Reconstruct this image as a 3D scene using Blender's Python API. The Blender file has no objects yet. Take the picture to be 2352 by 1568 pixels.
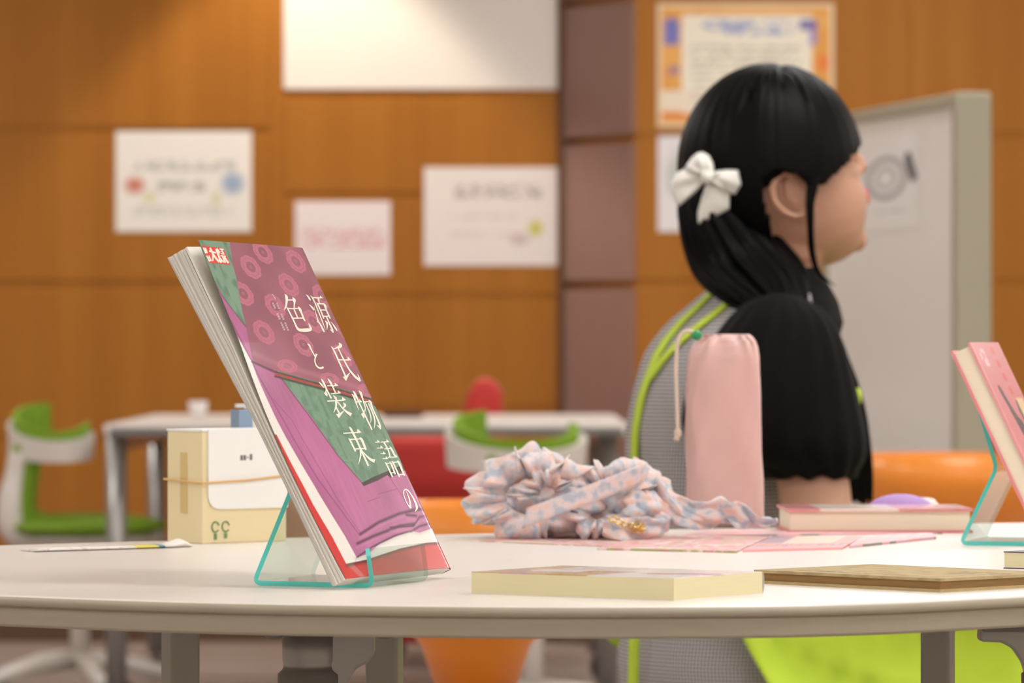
import bpy, bmesh, math, random
import numpy as np
from mathutils import Vector, Matrix

random.seed(7)
rng = np.random.default_rng(7)
scene = bpy.context.scene
COL = scene.collection

# ------------------------------------------------------------------ camera, light, exposure
F = 11000.0            # focal length in pixels of a 2352 x 1568 frame
CX, CY = 1176.0, 784.0
H = 0.92               # camera height
TZ = 0.72              # table height

cam_d = bpy.data.cameras.new('camera')
cam_d.sensor_width = 36.0
cam_d.lens = F / 2352.0 * 36.0
cam_d.clip_end = 60
cam_d.dof.use_dof = True
cam_d.dof.focus_distance = 4.08
cam_d.dof.aperture_fstop = 12.0
cam_d.dof.aperture_blades = 0
cam = bpy.data.objects.new('camera', cam_d)
cam.location = (0, 0, H)
cam.rotation_euler = (math.radians(90), 0, 0)
COL.objects.link(cam)
scene.camera = cam

world = bpy.data.worlds.new('world')
scene.world = world
world.use_nodes = True
world.node_tree.nodes['Background'].inputs[0].default_value = (0, 0, 0, 1)
world.node_tree.nodes['Background'].inputs[1].default_value = 0.0

vs = scene.view_settings
vs.view_transform = 'Standard'
vs.look = 'None'
vs.gamma = 1.0
vs.use_curve_mapping = False
vs.exposure = 0.12

CEIL = 2.75
WARM = (1.0, 0.995, 0.98)
PANEL_STRENGTH = 12.0
# the room's ceiling lights: an even grid of 1.2 x 0.6 m panels, all above the frame
PANELS = [(x, -1.5 + 2.4 * k) for k in range(7) for x in (-2.5, 1.0, 4.5)]
# wall washing downlights: x, y, energy
DOWNLIGHTS = [(-0.64, 14.22, 66)]

# ------------------------------------------------------------------ helpers
def srgb(r, g, b):
    out = []
    for c in (r, g, b):
        c = c / 255.0
        out.append(c / 12.92 if c <= 0.04045 else ((c + 0.055) / 1.055) ** 2.4)
    return tuple(out)

def W(x, y, D):
    """photo pixel at distance D -> world point"""
    return Vector(((x - CX) / F * D, D, H - (y - CY) / F * D))

def T(x, y, z=TZ):
    """photo pixel on a horizontal plane of height z -> world point"""
    D = F * (H - z) / (y - CY)
    return W(x, y, D)

MATS = {}
def mat(name, rgb=(200, 200, 200), rough=0.5, metal=0.0, spec=0.5, noise=0.0, nscale=30.0,
        bump=0.0, bscale=200.0, coat=0.0, sheen=0.0, emit=None, estr=0.0, sss=0.0, attr=None,
        stretch=None):
    if name in MATS:
        return MATS[name]
    m = bpy.data.materials.new(name)
    m.use_nodes = True
    nt = m.node_tree
    b = nt.nodes['Principled BSDF']
    c = srgb(*rgb)
    b.inputs['Base Color'].default_value = (*c, 1)
    b.inputs['Roughness'].default_value = rough
    b.inputs['Metallic'].default_value = metal
    b.inputs['Specular IOR Level'].default_value = spec
    b.inputs['Coat Weight'].default_value = coat
    b.inputs['Sheen Weight'].default_value = sheen
    if sss:
        b.inputs['Subsurface Weight'].default_value = sss
        b.inputs['Subsurface Radius'].default_value = (0.02, 0.008, 0.004)
        b.inputs['Subsurface Scale'].default_value = 0.4
    if emit:
        b.inputs['Emission Color'].default_value = (*emit, 1)
        b.inputs['Emission Strength'].default_value = estr
    tc = nt.nodes.new('ShaderNodeTexCoord')
    src = tc.outputs['Object']
    if stretch:
        mp = nt.nodes.new('ShaderNodeMapping')
        mp.inputs['Scale'].default_value = stretch
        nt.links.new(src, mp.inputs['Vector'])
        src = mp.outputs['Vector']
    base = None
    if attr:
        a = nt.nodes.new('ShaderNodeAttribute')
        a.attribute_name = attr
        base = a.outputs['Color']
        nt.links.new(base, b.inputs['Base Color'])
    if noise > 0:
        n = nt.nodes.new('ShaderNodeTexNoise')
        n.inputs['Scale'].default_value = nscale
        n.inputs['Detail'].default_value = 4
        nt.links.new(src, n.inputs['Vector'])
        mr = nt.nodes.new('ShaderNodeMapRange')
        mr.inputs[1].default_value = 0.25
        mr.inputs[2].default_value = 0.75
        mr.inputs[3].default_value = 1 - noise
        mr.inputs[4].default_value = 1 + noise * 0.6
        nt.links.new(n.outputs['Fac'], mr.inputs[0])
        mx = nt.nodes.new('ShaderNodeMix')
        mx.data_type = 'RGBA'
        mx.blend_type = 'MULTIPLY'
        mx.inputs['Factor'].default_value = 1
        if base is not None:
            nt.links.new(base, mx.inputs[6])
        else:
            mx.inputs[6].default_value = (*c, 1)
        nt.links.new(mr.outputs[0], mx.inputs[7])
        nt.links.new(mx.outputs[2], b.inputs['Base Color'])
    if bump > 0:
        n2 = nt.nodes.new('ShaderNodeTexNoise')
        n2.inputs['Scale'].default_value = bscale
        n2.inputs['Detail'].default_value = 3
        nt.links.new(src, n2.inputs['Vector'])
        bp = nt.nodes.new('ShaderNodeBump')
        bp.inputs['Strength'].default_value = bump
        bp.inputs['Distance'].default_value = 0.002
        nt.links.new(n2.outputs['Fac'], bp.inputs['Height'])
        nt.links.new(bp.outputs['Normal'], b.inputs['Normal'])
    MATS[name] = m
    return m

def mat_two(name, rgb1, rgb2, kind='noise', scale=40.0, lo=0.45, hi=0.55, rough=0.6, stretch=None,
            rgb3=None, uv=False, bump=0.0, sheen=0.0):
    """two (or three) colour procedural pattern"""
    m = bpy.data.materials.new(name)
    m.use_nodes = True
    nt = m.node_tree
    b = nt.nodes['Principled BSDF']
    b.inputs['Roughness'].default_value = rough
    b.inputs['Sheen Weight'].default_value = sheen
    tc = nt.nodes.new('ShaderNodeTexCoord')
    src = tc.outputs['UV' if uv else 'Object']
    if stretch:
        mp = nt.nodes.new('ShaderNodeMapping')
        mp.inputs['Scale'].default_value = stretch
        nt.links.new(src, mp.inputs['Vector'])
        src = mp.outputs['Vector']
    if kind == 'noise':
        n = nt.nodes.new('ShaderNodeTexNoise')
        n.inputs['Scale'].default_value = scale
        n.inputs['Detail'].default_value = 3
        out = n.outputs['Fac']
    else:
        n = nt.nodes.new('ShaderNodeTexVoronoi')
        n.inputs['Scale'].default_value = scale
        out = n.outputs['Color'] if kind == 'cells' else n.outputs['Distance']
    nt.links.new(src, n.inputs['Vector'])
    r = nt.nodes.new('ShaderNodeValToRGB')
    r.color_ramp.elements[0].position = lo
    r.color_ramp.elements[0].color = (*srgb(*rgb1), 1)
    r.color_ramp.elements[1].position = hi
    r.color_ramp.elements[1].color = (*srgb(*rgb2), 1)
    if rgb3:
        e = r.color_ramp.elements.new((lo + hi) / 2)
        e.color = (*srgb(*rgb3), 1)
    nt.links.new(out, r.inputs['Fac'])
    nt.links.new(r.outputs['Color'], b.inputs['Base Color'])
    if bump:
        bp = nt.nodes.new('ShaderNodeBump')
        bp.inputs['Strength'].default_value = bump
        bp.inputs['Distance'].default_value = 0.002
        nt.links.new(out, bp.inputs['Height'])
        nt.links.new(bp.outputs['Normal'], b.inputs['Normal'])
    MATS[name] = m
    return m

def mat_gingham(name, period, dark, light, mid, rough=0.8, uv=True):
    """woven gingham check from UV (metres)"""
    m = bpy.data.materials.new(name)
    m.use_nodes = True
    nt = m.node_tree
    b = nt.nodes['Principled BSDF']
    b.inputs['Roughness'].default_value = rough
    tc = nt.nodes.new('ShaderNodeTexCoord')
    sp = nt.nodes.new('ShaderNodeSeparateXYZ')
    nt.links.new(tc.outputs['UV'], sp.inputs[0])
    facs = []
    for ax in (0, 1):
        mu = nt.nodes.new('ShaderNodeMath'); mu.operation = 'MULTIPLY'
        mu.inputs[1].default_value = 1.0 / period
        nt.links.new(sp.outputs[ax], mu.inputs[0])
        fr = nt.nodes.new('ShaderNodeMath'); fr.operation = 'FRACT'
        nt.links.new(mu.outputs[0], fr.inputs[0])
        gt = nt.nodes.new('ShaderNodeMath'); gt.operation = 'GREATER_THAN'
        gt.inputs[1].default_value = 0.5
        nt.links.new(fr.outputs[0], gt.inputs[0])
        facs.append(gt.outputs[0])
    ad = nt.nodes.new('ShaderNodeMath'); ad.operation = 'ADD'
    nt.links.new(facs[0], ad.inputs[0]); nt.links.new(facs[1], ad.inputs[1])
    hv = nt.nodes.new('ShaderNodeMath'); hv.operation = 'MULTIPLY'; hv.inputs[1].default_value = 0.5
    nt.links.new(ad.outputs[0], hv.inputs[0])
    r = nt.nodes.new('ShaderNodeValToRGB')
    r.color_ramp.interpolation = 'CONSTANT'
    r.color_ramp.elements[0].position = 0.0
    r.color_ramp.elements[0].color = (*srgb(*light), 1)
    r.color_ramp.elements[1].position = 0.9
    r.color_ramp.elements[1].color = (*srgb(*dark), 1)
    e = r.color_ramp.elements.new(0.4)
    e.color = (*srgb(*mid), 1)
    nt.links.new(hv.outputs[0], r.inputs['Fac'])
    nt.links.new(r.outputs['Color'], b.inputs['Base Color'])
    MATS[name] = m
    return m

def mat_clear(name, tint=(235, 245, 240), rough=0.02, gloss=0.06):
    """thin clear acrylic: fresnel gloss over a lightly tinted transparent sheet"""
    m = bpy.data.materials.new(name)
    m.use_nodes = True
    nt = m.node_tree
    nt.nodes.remove(nt.nodes['Principled BSDF'])
    out = nt.nodes['Material Output']
    tr = nt.nodes.new('ShaderNodeBsdfTransparent')
    tr.inputs[0].default_value = (*srgb(*tint), 1)
    gl = nt.nodes.new('ShaderNodeBsdfGlossy')
    gl.inputs['Roughness'].default_value = rough
    lw = nt.nodes.new('ShaderNodeLayerWeight')
    lw.inputs['Blend'].default_value = 0.5
    pw = nt.nodes.new('ShaderNodeMath'); pw.operation = 'POWER'; pw.inputs[1].default_value = 4.0
    nt.links.new(lw.outputs['Facing'], pw.inputs[0])
    fr = nt.nodes.new('ShaderNodeMath'); fr.operation = 'MULTIPLY_ADD'
    fr.inputs[1].default_value = 0.45; fr.inputs[2].default_value = 0.04
    nt.links.new(pw.outputs[0], fr.inputs[0])
    mx = nt.nodes.new('ShaderNodeMixShader')
    nt.links.new(fr.outputs[0], mx.inputs[0])
    nt.links.new(tr.outputs[0], mx.inputs[1])
    nt.links.new(gl.outputs[0], mx.inputs[2])
    nt.links.new(mx.outputs[0], out.inputs['Surface'])
    MATS[name] = m
    return m

def root_offset(p):
    off = Vector((0, 0, 0))
    while p is not None:
        off += p.location
        p = p.parent
    return off

def obj(name, V, Fc, m, parent=None, smooth=False, uv=None, col=None, local=False, bevel=0.0, fmat=None, mats=None, autosmooth=False):
    """V in world coordinates (or in the parent's own when local)"""
    off = Vector((0, 0, 0)) if (local or parent is None) else root_offset(parent)
    A = np.asarray([tuple(v) for v in V], dtype=float) - np.array(off)
    me = bpy.data.meshes.new(name)
    me.from_pydata([tuple(a) for a in A], [], [tuple(f) for f in Fc])
    if uv is not None:
        ul = me.uv_layers.new(name='UVMap')
        li = np.zeros(len(me.loops), dtype=np.int32)
        me.loops.foreach_get('vertex_index', li)
        ul.data.foreach_set('uv', np.asarray(uv, dtype=np.float32)[li].ravel())
    if col is not None:
        ca = me.color_attributes.new('print', 'FLOAT_COLOR', 'POINT')
        c4 = np.ones((len(A), 4), dtype=np.float32)
        c4[:, :3] = col
        ca.data.foreach_set('color', c4.ravel())
    if bevel > 0:
        bm = bmesh.new(); bm.from_mesh(me)
        bmesh.ops.bevel(bm, geom=bm.edges[:], offset=bevel, segments=2, affect='EDGES', profile=0.5)
        bm.to_mesh(me); bm.free()
    ml = mats if mats else [m]
    for q in ml:
        me.materials.append(q)
    if fmat is not None:
        me.polygons.foreach_set('material_index', np.asarray(fmat, dtype=np.int32))
    if smooth:
        me.polygons.foreach_set('use_smooth', np.ones(len(me.polygons), dtype=bool))
    me.update()
    o = bpy.data.objects.new(name, me)
    COL.objects.link(o)
    if parent is not None:
        o.parent = parent
    return o

def tag(o, label=None, cat=None, group=None, kind=None):
    if label: o['label'] = label
    if cat: o['category'] = cat
    if group: o['group'] = group
    if kind: o['kind'] = kind
    return o

def thing(name, label, cat, loc=(0, 0, 0), rotz=0.0, group=None):
    o = bpy.data.objects.new(name, None)
    o.empty_display_size = 0.05
    COL.objects.link(o)
    o.location = loc
    o.rotation_euler = (0, 0, rotz)
    return tag(o, label, cat, group)

def box(c, s, rz=0.0):
    c = Vector(c); R = Matrix.Rotation(rz, 3, 'Z')
    V = []
    for dz in (-1, 1):
        for dx, dy in ((-1, -1), (1, -1), (1, 1), (-1, 1)):
            V.append(c + R @ Vector((dx * s[0] / 2, dy * s[1] / 2, dz * s[2] / 2)))
    return V, [(3, 2, 1, 0), (4, 5, 6, 7), (0, 1, 5, 4), (1, 2, 6, 5), (2, 3, 7, 6), (3, 0, 4, 7)]

def prism(poly, lo, hi):
    """poly: list of (x, y); from z=lo to z=hi"""
    n = len(poly)
    V = [Vector((p[0], p[1], lo)) for p in poly] + [Vector((p[0], p[1], hi)) for p in poly]
    Fc = [tuple(range(n - 1, -1, -1)), tuple(range(n, 2 * n))]
    for i in range(n):
        j = (i + 1) % n
        Fc.append((i, j, n + j, n + i))
    return V, Fc

def extrude(poly3, d):
    """planar polygon of 3D points pushed along d"""
    n = len(poly3); d = Vector(d)
    V = [Vector(p) for p in poly3] + [Vector(p) + d for p in poly3]
    Fc = [tuple(range(n)), tuple(range(2 * n - 1, n - 1, -1))]
    for i in range(n):
        j = (i + 1) % n
        Fc.append((j, i, n + i, n + j))
    return V, Fc

def loft(rings, cap=True, closed=True):
    n = len(rings[0]); V = []; Fc = []
    for r in rings:
        V += [Vector(p) for p in r]
    for k in range(len(rings) - 1):
        for i in range(n if closed else n - 1):
            j = (i + 1) % n
            Fc.append((k * n + i, k * n + j, (k + 1) * n + j, (k + 1) * n + i))
    if cap and closed:
        Fc.append(tuple(range(n - 1, -1, -1)))
        Fc.append(tuple(range((len(rings) - 1) * n, len(rings) * n)))
    return V, Fc

def spline(P, per=8, closed=False):
    P = [Vector(p) for p in P]; n = len(P); out = []
    segs = n if closed else n - 1
    for i in range(segs):
        if closed:
            a, b, c, d = P[(i - 1) % n], P[i], P[(i + 1) % n], P[(i + 2) % n]
        else:
            a = P[max(i - 1, 0)]; b = P[i]; c = P[i + 1]; d = P[min(i + 2, n - 1)]
        for k in range(per):
            t = k / per
            out.append(0.5 * ((2 * b) + (c - a) * t + (2 * a - 5 * b + 4 * c - d) * t * t + (3 * b - a - 3 * c + d) * t ** 3))
    if not closed:
        out.append(P[-1])
    return out

def lerp_list(vals, n):
    xs = np.linspace(0, 1, len(vals))
    return list(np.interp(np.linspace(0, 1, n), xs, vals))

def tube(path, radii, n=8, flat=1.0, up=(0, 0, 1), cap=True):
    path = [Vector(p) for p in path]
    if not hasattr(radii, '__len__'):
        radii = [radii] * len(path)
    rings = []; nrm = None
    for i, p in enumerate(path):
        t = (path[min(i + 1, len(path) - 1)] - path[max(i - 1, 0)])
        if t.length < 1e-9: t = Vector((0, 0, 1))
        t.normalize()
        if nrm is None:
            u = Vector(up)
            if abs(u.dot(t)) > 0.95: u = Vector((1, 0, 0))
            nrm = (u - t * u.dot(t)).normalized()
        else:
            nrm = (nrm - t * nrm.dot(t))
            nrm = nrm.normalized() if nrm.length > 1e-6 else Vector((1, 0, 0))
        bi = t.cross(nrm)
        rings.append([p + (nrm * math.cos(a) * flat + bi * math.sin(a)) * radii[i]
                      for a in [2 * math.pi * k / n for k in range(n)]])
    return loft(rings, cap)

def blobtube(path, radii, n=12):
    """tube with rounded ends"""
    path = [Vector(p) for p in path]; radii = list(radii)
    d0 = (path[0] - path[1]).normalized(); d1 = (path[-1] - path[-2]).normalized()
    pre = [(path[0] + d0 * radii[0] * math.sin(a), radii[0] * math.cos(a)) for a in (1.45, 1.1, 0.6)]
    post = [(path[-1] + d1 * radii[-1] * math.sin(a), radii[-1] * math.cos(a)) for a in (0.6, 1.1, 1.45)]
    pts = [q[0] for q in pre] + path + [q[0] for q in post]
    rr = [q[1] for q in pre] + radii + [q[1] for q in post]
    return tube(pts, rr, n)

def lathe(prof, c, n=32, cap=True):
    rings = []
    for r, z in prof:
        rings.append([Vector((c[0] + r * math.cos(2 * math.pi * k / n), c[1] + r * math.sin(2 * math.pi * k / n), c[2] + z)) for k in range(n)])
    return loft(rings, cap)

def ellipsoid(c, r, nu=24, nv=14, R=None):
    c = Vector(c); rings = []
    for j in range(1, nv):
        th = math.pi * j / nv
        ring = []
        for i in range(nu):
            ph = 2 * math.pi * i / nu
            p = Vector((r[0] * math.sin(th) * math.cos(ph), r[1] * math.sin(th) * math.sin(ph), -r[2] * math.cos(th)))
            if R is not None: p = R @ p
            ring.append(c + p)
        rings.append(ring)
    return loft(rings, True)

def join(*parts):
    V = []; Fc = []
    for v, f in parts:
        o = len(V)
        V += list(v)
        Fc += [tuple(i + o for i in q) for q in f]
    return V, Fc

def remeshed(name, V, Fc, voxel, m, parent, smooth_iter=4):
    off = root_offset(parent)
    me = bpy.data.meshes.new(name + '_src')
    me.from_pydata([tuple(Vector(v) - off) for v in V], [], Fc)
    o = bpy.data.objects.new(name + '_src', me)
    COL.objects.link(o)
    md = o.modifiers.new('r', 'REMESH'); md.mode = 'VOXEL'; md.voxel_size = voxel; md.use_smooth_shade = True
    if smooth_iter:
        sm = o.modifiers.new('s', 'SMOOTH'); sm.iterations = smooth_iter; sm.factor = 0.5
    dg = bpy.context.evaluated_depsgraph_get()
    me2 = bpy.data.meshes.new_from_object(o.evaluated_get(dg))
    bpy.data.objects.remove(o); bpy.data.meshes.remove(me)
    me2.name = name
    me2.materials.clear(); me2.materials.append(m)
    me2.polygons.foreach_set('use_smooth', np.ones(len(me2.polygons), dtype=bool))
    q = bpy.data.objects.new(name, me2)
    COL.objects.link(q); q.parent = parent
    return q

def copy_tree(o, parent=None):
    c = o.copy(); COL.objects.link(c); c.parent = parent
    for ch in list(o.children):
        copy_tree(ch, c)
    return c

def grid_mesh(P, closed_u=False):
    """P: array (nv, nu, 3) -> V, F"""
    nv, nu = P.shape[:2]
    V = P.reshape(-1, 3)
    idx = np.arange(nv * nu).reshape(nv, nu)
    a = idx[:-1, :-1].ravel(); b = idx[:-1, 1:].ravel(); c = idx[1:, 1:].ravel(); d = idx[1:, :-1].ravel()
    Fc = np.stack([a, b, c, d], 1)
    if closed_u:
        Fc = np.concatenate([Fc, np.stack([idx[:-1, -1], idx[:-1, 0], idx[1:, 0], idx[1:, -1]], 1)])
    return V, Fc.tolist()

def in_poly(X, Y, poly):
    inside = np.zeros(X.shape, dtype=bool)
    n = len(poly); j = n - 1
    for i in range(n):
        xi, yi = poly[i]; xj, yj = poly[j]
        if yi != yj:
            c = ((yi > Y) != (yj > Y)) & (X < (xj - xi) * (Y - yi) / (yj - yi) + xi)
            inside ^= c
        j = i
    return inside

def dist_line(X, Y, pts):
    d = np.full(X.shape, 1e9)
    for (x0, y0), (x1, y1) in zip(pts[:-1], pts[1:]):
        dx, dy = x1 - x0, y1 - y0
        t = np.clip(((X - x0) * dx + (Y - y0) * dy) / (dx * dx + dy * dy + 1e-12), 0, 1)
        d = np.minimum(d, np.hypot(X - x0 - t * dx, Y - y0 - t * dy))
    return d

def homography(src, dst):
    A = []; B = []
    for (x, y), (u, v) in zip(src, dst):
        A.append([x, y, 1, 0, 0, 0, -u * x, -u * y]); B.append(u)
        A.append([0, 0, 0, x, y, 1, -v * x, -v * y]); B.append(v)
    h = np.linalg.solve(np.array(A, float), np.array(B, float))
    return np.append(h, 1).reshape(3, 3)

def apply_h(M, x, y):
    x = np.asarray(x, float); y = np.asarray(y, float)
    w = M[2, 0] * x + M[2, 1] * y + M[2, 2]
    return (M[0, 0] * x + M[0, 1] * y + M[0, 2]) / w, (M[1, 0] * x + M[1, 1] * y + M[1, 2]) / w

def value_noise(X, Y, s, seed=0):
    r = np.random.default_rng(seed)
    g = r.random((64, 64))
    x = X * s; y = Y * s
    xi = np.floor(x).astype(int); yi = np.floor(y).astype(int)
    fx = x - xi; fy = y - yi
    fx = fx * fx * (3 - 2 * fx); fy = fy * fy * (3 - 2 * fy)
    a = g[yi % 64, xi % 64]; b = g[yi % 64, (xi + 1) % 64]
    c = g[(yi + 1) % 64, xi % 64]; d = g[(yi + 1) % 64, (xi + 1) % 64]
    return (a * (1 - fx) + b * fx) * (1 - fy) + (c * (1 - fx) + d * fx) * fy

def paint(C, mask, rgb, a=1.0):
    c = np.array(srgb(*rgb))
    al = (mask * a)[..., None] if mask.dtype != bool else (mask.astype(float) * a)[..., None]
    C[:] = C * (1 - al) + c * al

# ------------------------------------------------------------------ materials shared
M_wood = None
def wood():
    m = bpy.data.materials.new('wood veneer')
    m.use_nodes = True
    nt = m.node_tree
    b = nt.nodes['Principled BSDF']
    b.inputs['Roughness'].default_value = 0.5
    b.inputs['Specular IOR Level'].default_value = 0.2
    tc = nt.nodes.new('ShaderNodeTexCoord')
    mp = nt.nodes.new('ShaderNodeMapping')
    mp.inputs['Scale'].default_value = (9, 9, 0.35)
    nt.links.new(tc.outputs['Object'], mp.inputs[0])
    n = nt.nodes.new('ShaderNodeTexNoise'); n.inputs['Scale'].default_value = 1.0; n.inputs['Detail'].default_value = 6
    nt.links.new(mp.outputs[0], n.inputs['Vector'])
    r = nt.nodes.new('ShaderNodeValToRGB')
    r.color_ramp.elements[0].position = 0.3; r.color_ramp.elements[0].color = (*srgb(160, 101, 34), 1)
    r.color_ramp.elements[1].position = 0.7; r.color_ramp.elements[1].color = (*srgb(171, 111, 40), 1)
    nt.links.new(n.outputs['Fac'], r.inputs[0])
    nt.links.new(r.outputs[0], b.inputs['Base Color'])
    return m
M_wood = wood()
M_whitewall = mat('white plaster', (238, 232, 224), 0.8, noise=0.02, nscale=3)
M_offwall = mat('off white wall', (225, 216, 204), 0.8, noise=0.02, nscale=3)
M_mauve = mat('mauve laminate', (150, 118, 108), 0.55, noise=0.04, nscale=20, stretch=(4, 4, 0.3))
M_carpet = mat('grey carpet', (150, 136, 128), 0.95, noise=0.2, nscale=60, bump=0.4, bscale=300)
M_ceiling = mat('ceiling white', (235, 230, 222), 0.9)
M_paper = mat('print on paper', (240, 236, 230), 0.6, attr='print')
M_gloss = mat('gloss print', (240, 236, 230), 0.2, attr='print', coat=0.25)
M_satin = mat('satin print', (240, 236, 230), 0.34, attr='print')
M_white = mat('white plastic', (232, 228, 222), 0.35)
M_silver = mat('silver metal', (168, 166, 162), 0.35, metal=0.7)
M_greypaint = mat('grey painted metal', (120, 118, 115), 0.45)
M_darkgrey = mat('dark grey metal', (62, 58, 56), 0.5)
M_black = mat('black plastic', (22, 21, 21), 0.5)

# ------------------------------------------------------------------ the room
WY = F / 750.0             # back wall distance, 14.667
PY = WY - 0.31             # pier front
XL, XR, Y0, Y1 = -5.2, 5.2, -2.6, WY + 0.12
def struct(name, V, Fc, m, parent=None, **k):
    o = obj(name, V, Fc, m, parent, **k)
    if parent is None: o['kind'] = 'structure'
    return o
struct('floor', *box(((XL + XR) / 2, (Y0 + Y1) / 2, -0.05), (XR - XL, Y1 - Y0, 0.1)), M_carpet)
struct('ceiling', *box(((XL + XR) / 2, (Y0 + Y1) / 2, CEIL + 0.05), (XR - XL, Y1 - Y0, 0.1)), M_ceiling)
struct('wall_left', *box((XL - 0.05, (Y0 + Y1) / 2, CEIL / 2), (0.1, Y1 - Y0, CEIL)), M_offwall)
struct('wall_right', *box((XR + 0.05, (Y0 + Y1) / 2, CEIL / 2), (0.1, Y1 - Y0, CEIL)), M_offwall)
struct('wall_front', *box(((XL + XR) / 2, Y0 - 0.05, CEIL / 2), (XR - XL + 0.2, 0.1, CEIL)), M_offwall)
wb = struct('wall_back', *box(((XL + XR) / 2, WY + 0.056, CEIL / 2), (XR - XL + 0.2, 0.1, CEIL)), M_wood)

def zpx(y, D=WY): return H - (y - CY) / F * D
def xpx(x, D=WY): return (x - CX) / F * D
def panel(x0, x1, z0, z1, front, m, gap=0.012, name='panel', gapx=0.004, back=WY + 0.025):
    # a wall panel with a thin recessed joint all round
    V, Fc = box(((x0 + x1) / 2, (front + back) / 2, (z0 + z1) / 2), (x1 - x0 - gapx, back - front, z1 - z0 - gap))
    return obj(name, V, Fc, m, wb, bevel=0.0015)
rows_l = [0.0, zpx(1010), zpx(655), zpx(302), zpx(-55), CEIL]
for a, b_ in ((XL, XL + 1.5), (XL + 1.5, xpx(-420)), (xpx(-420), xpx(622))):
    for z0, z1 in zip(rows_l[:-1], rows_l[1:]):
        panel(a, b_, z0, z1, WY, M_wood, gap=0.028)
# dark jamb between the left panels and the recess
panel(xpx(622), xpx(650), 0, CEIL, WY + 0.0045, M_wood, gap=0.002, name='jamb')
rows_r = [0.0, zpx(940), zpx(680), zpx(447), zpx(222)]
for a, b_ in ((xpx(650), xpx(1290)),):
    for z0, z1 in zip(rows_r[:-1], rows_r[1:]):
        panel(a, b_, z0, z1, WY + 0.0005, M_wood, gap=0.016)
panel(xpx(650), xpx(1290), zpx(205), CEIL, WY - 0.004, M_whitewall, gap=0.0, name='white_panel')

# pier to the right: splayed mauve return and wooden front
pier = struct('wall_right_pier', *prism([(xpx(1290) + 0.02, WY + 0.02), (xpx(1455, PY) + 0.006, PY + 0.006), (XR, PY + 0.006), (XR, WY + 0.02)], 0, CEIL), M_wood)
def pier_panel(x0, x1, z0, z1, name='panel', gap=0.026):
    V, Fc = box(((x0 + x1) / 2, PY + 0.016, (z0 + z1) / 2), (x1 - x0 - 0.004, 0.032, z1 - z0 - gap))
    return obj(name, V, Fc, M_wood, pier, bevel=0.0015)
rows_p = [0.0, zpx(985, PY), zpx(652, PY), zpx(317, PY), zpx(-6, PY), CEIL]
xs_p = [xpx(1457, PY), xpx(2090, PY), xpx(2720, PY), 3.4, XR]
for a, b_ in zip(xs_p[:-1], xs_p[1:]):
    for z0, z1 in zip(rows_p[:-1], rows_p[1:]):
        pier_panel(a, b_, z0, z1)
A = Vector((xpx(1290), WY, 0)); B = Vector((xpx(1455, PY), PY, 0))
dAB = (B - A); nAB = Vector((dAB.y, -dAB.x, 0)).normalized()
if nAB.y > 0: nAB = -nAB
for z0, z1 in zip(rows_p[:-1], rows_p[1:]):
    g = 0.012
    q = [A + Vector((0, 0, z0 + g)), B + Vector((0, 0, z0 + g)), B + Vector((0, 0, z1 - g)), A + Vector((0, 0, z1 - g))]
    V, Fc = extrude([p + nAB * 0.004 for p in q], -nAB * 0.02)
    obj('return_panel', V, Fc, M_mauve, pier)
# corner trim where the mauve return meets the recess
struct('trim_1', *box((xpx(1288), WY - 0.008, CEIL / 2), (0.018, 0.03, CEIL)), mat('dark wood trim', (98, 62, 36), 0.6))
struct('baseboard_back', *box(((XL + xpx(1280)) / 2, WY - 0.006, 0.03), (xpx(1280) - XL, 0.014, 0.06)), mat('baseboard brown', (96, 70, 48), 0.6))

# ceiling lights (out of frame, they light the room)
M_emit = mat('light diffuser', (255, 250, 240), 0.5, emit=WARM, estr=PANEL_STRENGTH)
for i, (lx, ly) in enumerate(PANELS):
    t = thing('ceiling_light_offscreen', 'recessed rectangular ceiling light panel with white frame', 'ceiling light', (lx, ly, CEIL - 0.035), 0, 'ceiling light panels')
    for (cx, cy, sx, sy) in ((0, 0.31, 1.26, 0.03), (0, -0.31, 1.26, 0.03), (-0.615, 0, 0.03, 0.6), (0.615, 0, 0.03, 0.6)):
        obj('frame', *box((cx, cy, 0.0175), (sx, sy, 0.035)), M_white, t, local=True)
    obj('diffuser_offscreen', *box((0, 0, 0.022), (1.2, 0.59, 0.02)), M_emit, t, local=True)
for i, (lx, ly, e) in enumerate(DOWNLIGHTS):
    t = thing('downlight_offscreen', 'small round ceiling downlight washing the white panel', 'downlight', (lx, ly, CEIL))
    obj('trim_ring', *lathe([(0.06, -0.012), (0.06, 0.0), (0.048, 0.0), (0.045, -0.012)], (0, 0, 0), 24, False), M_white, t, local=True, smooth=True)
    ld = bpy.data.lights.new('downlight_lamp_offscreen', 'SPOT')
    ld.energy = e; ld.color = (1.0, 0.86, 0.68); ld.spot_size = math.radians(80); ld.spot_blend = 0.3; ld.shadow_soft_size = 0.05
    lo = bpy.data.objects.new('downlight_lamp_offscreen', ld); COL.objects.link(lo); lo.parent = t
    lo.location = (0, 0, -0.03)

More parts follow.
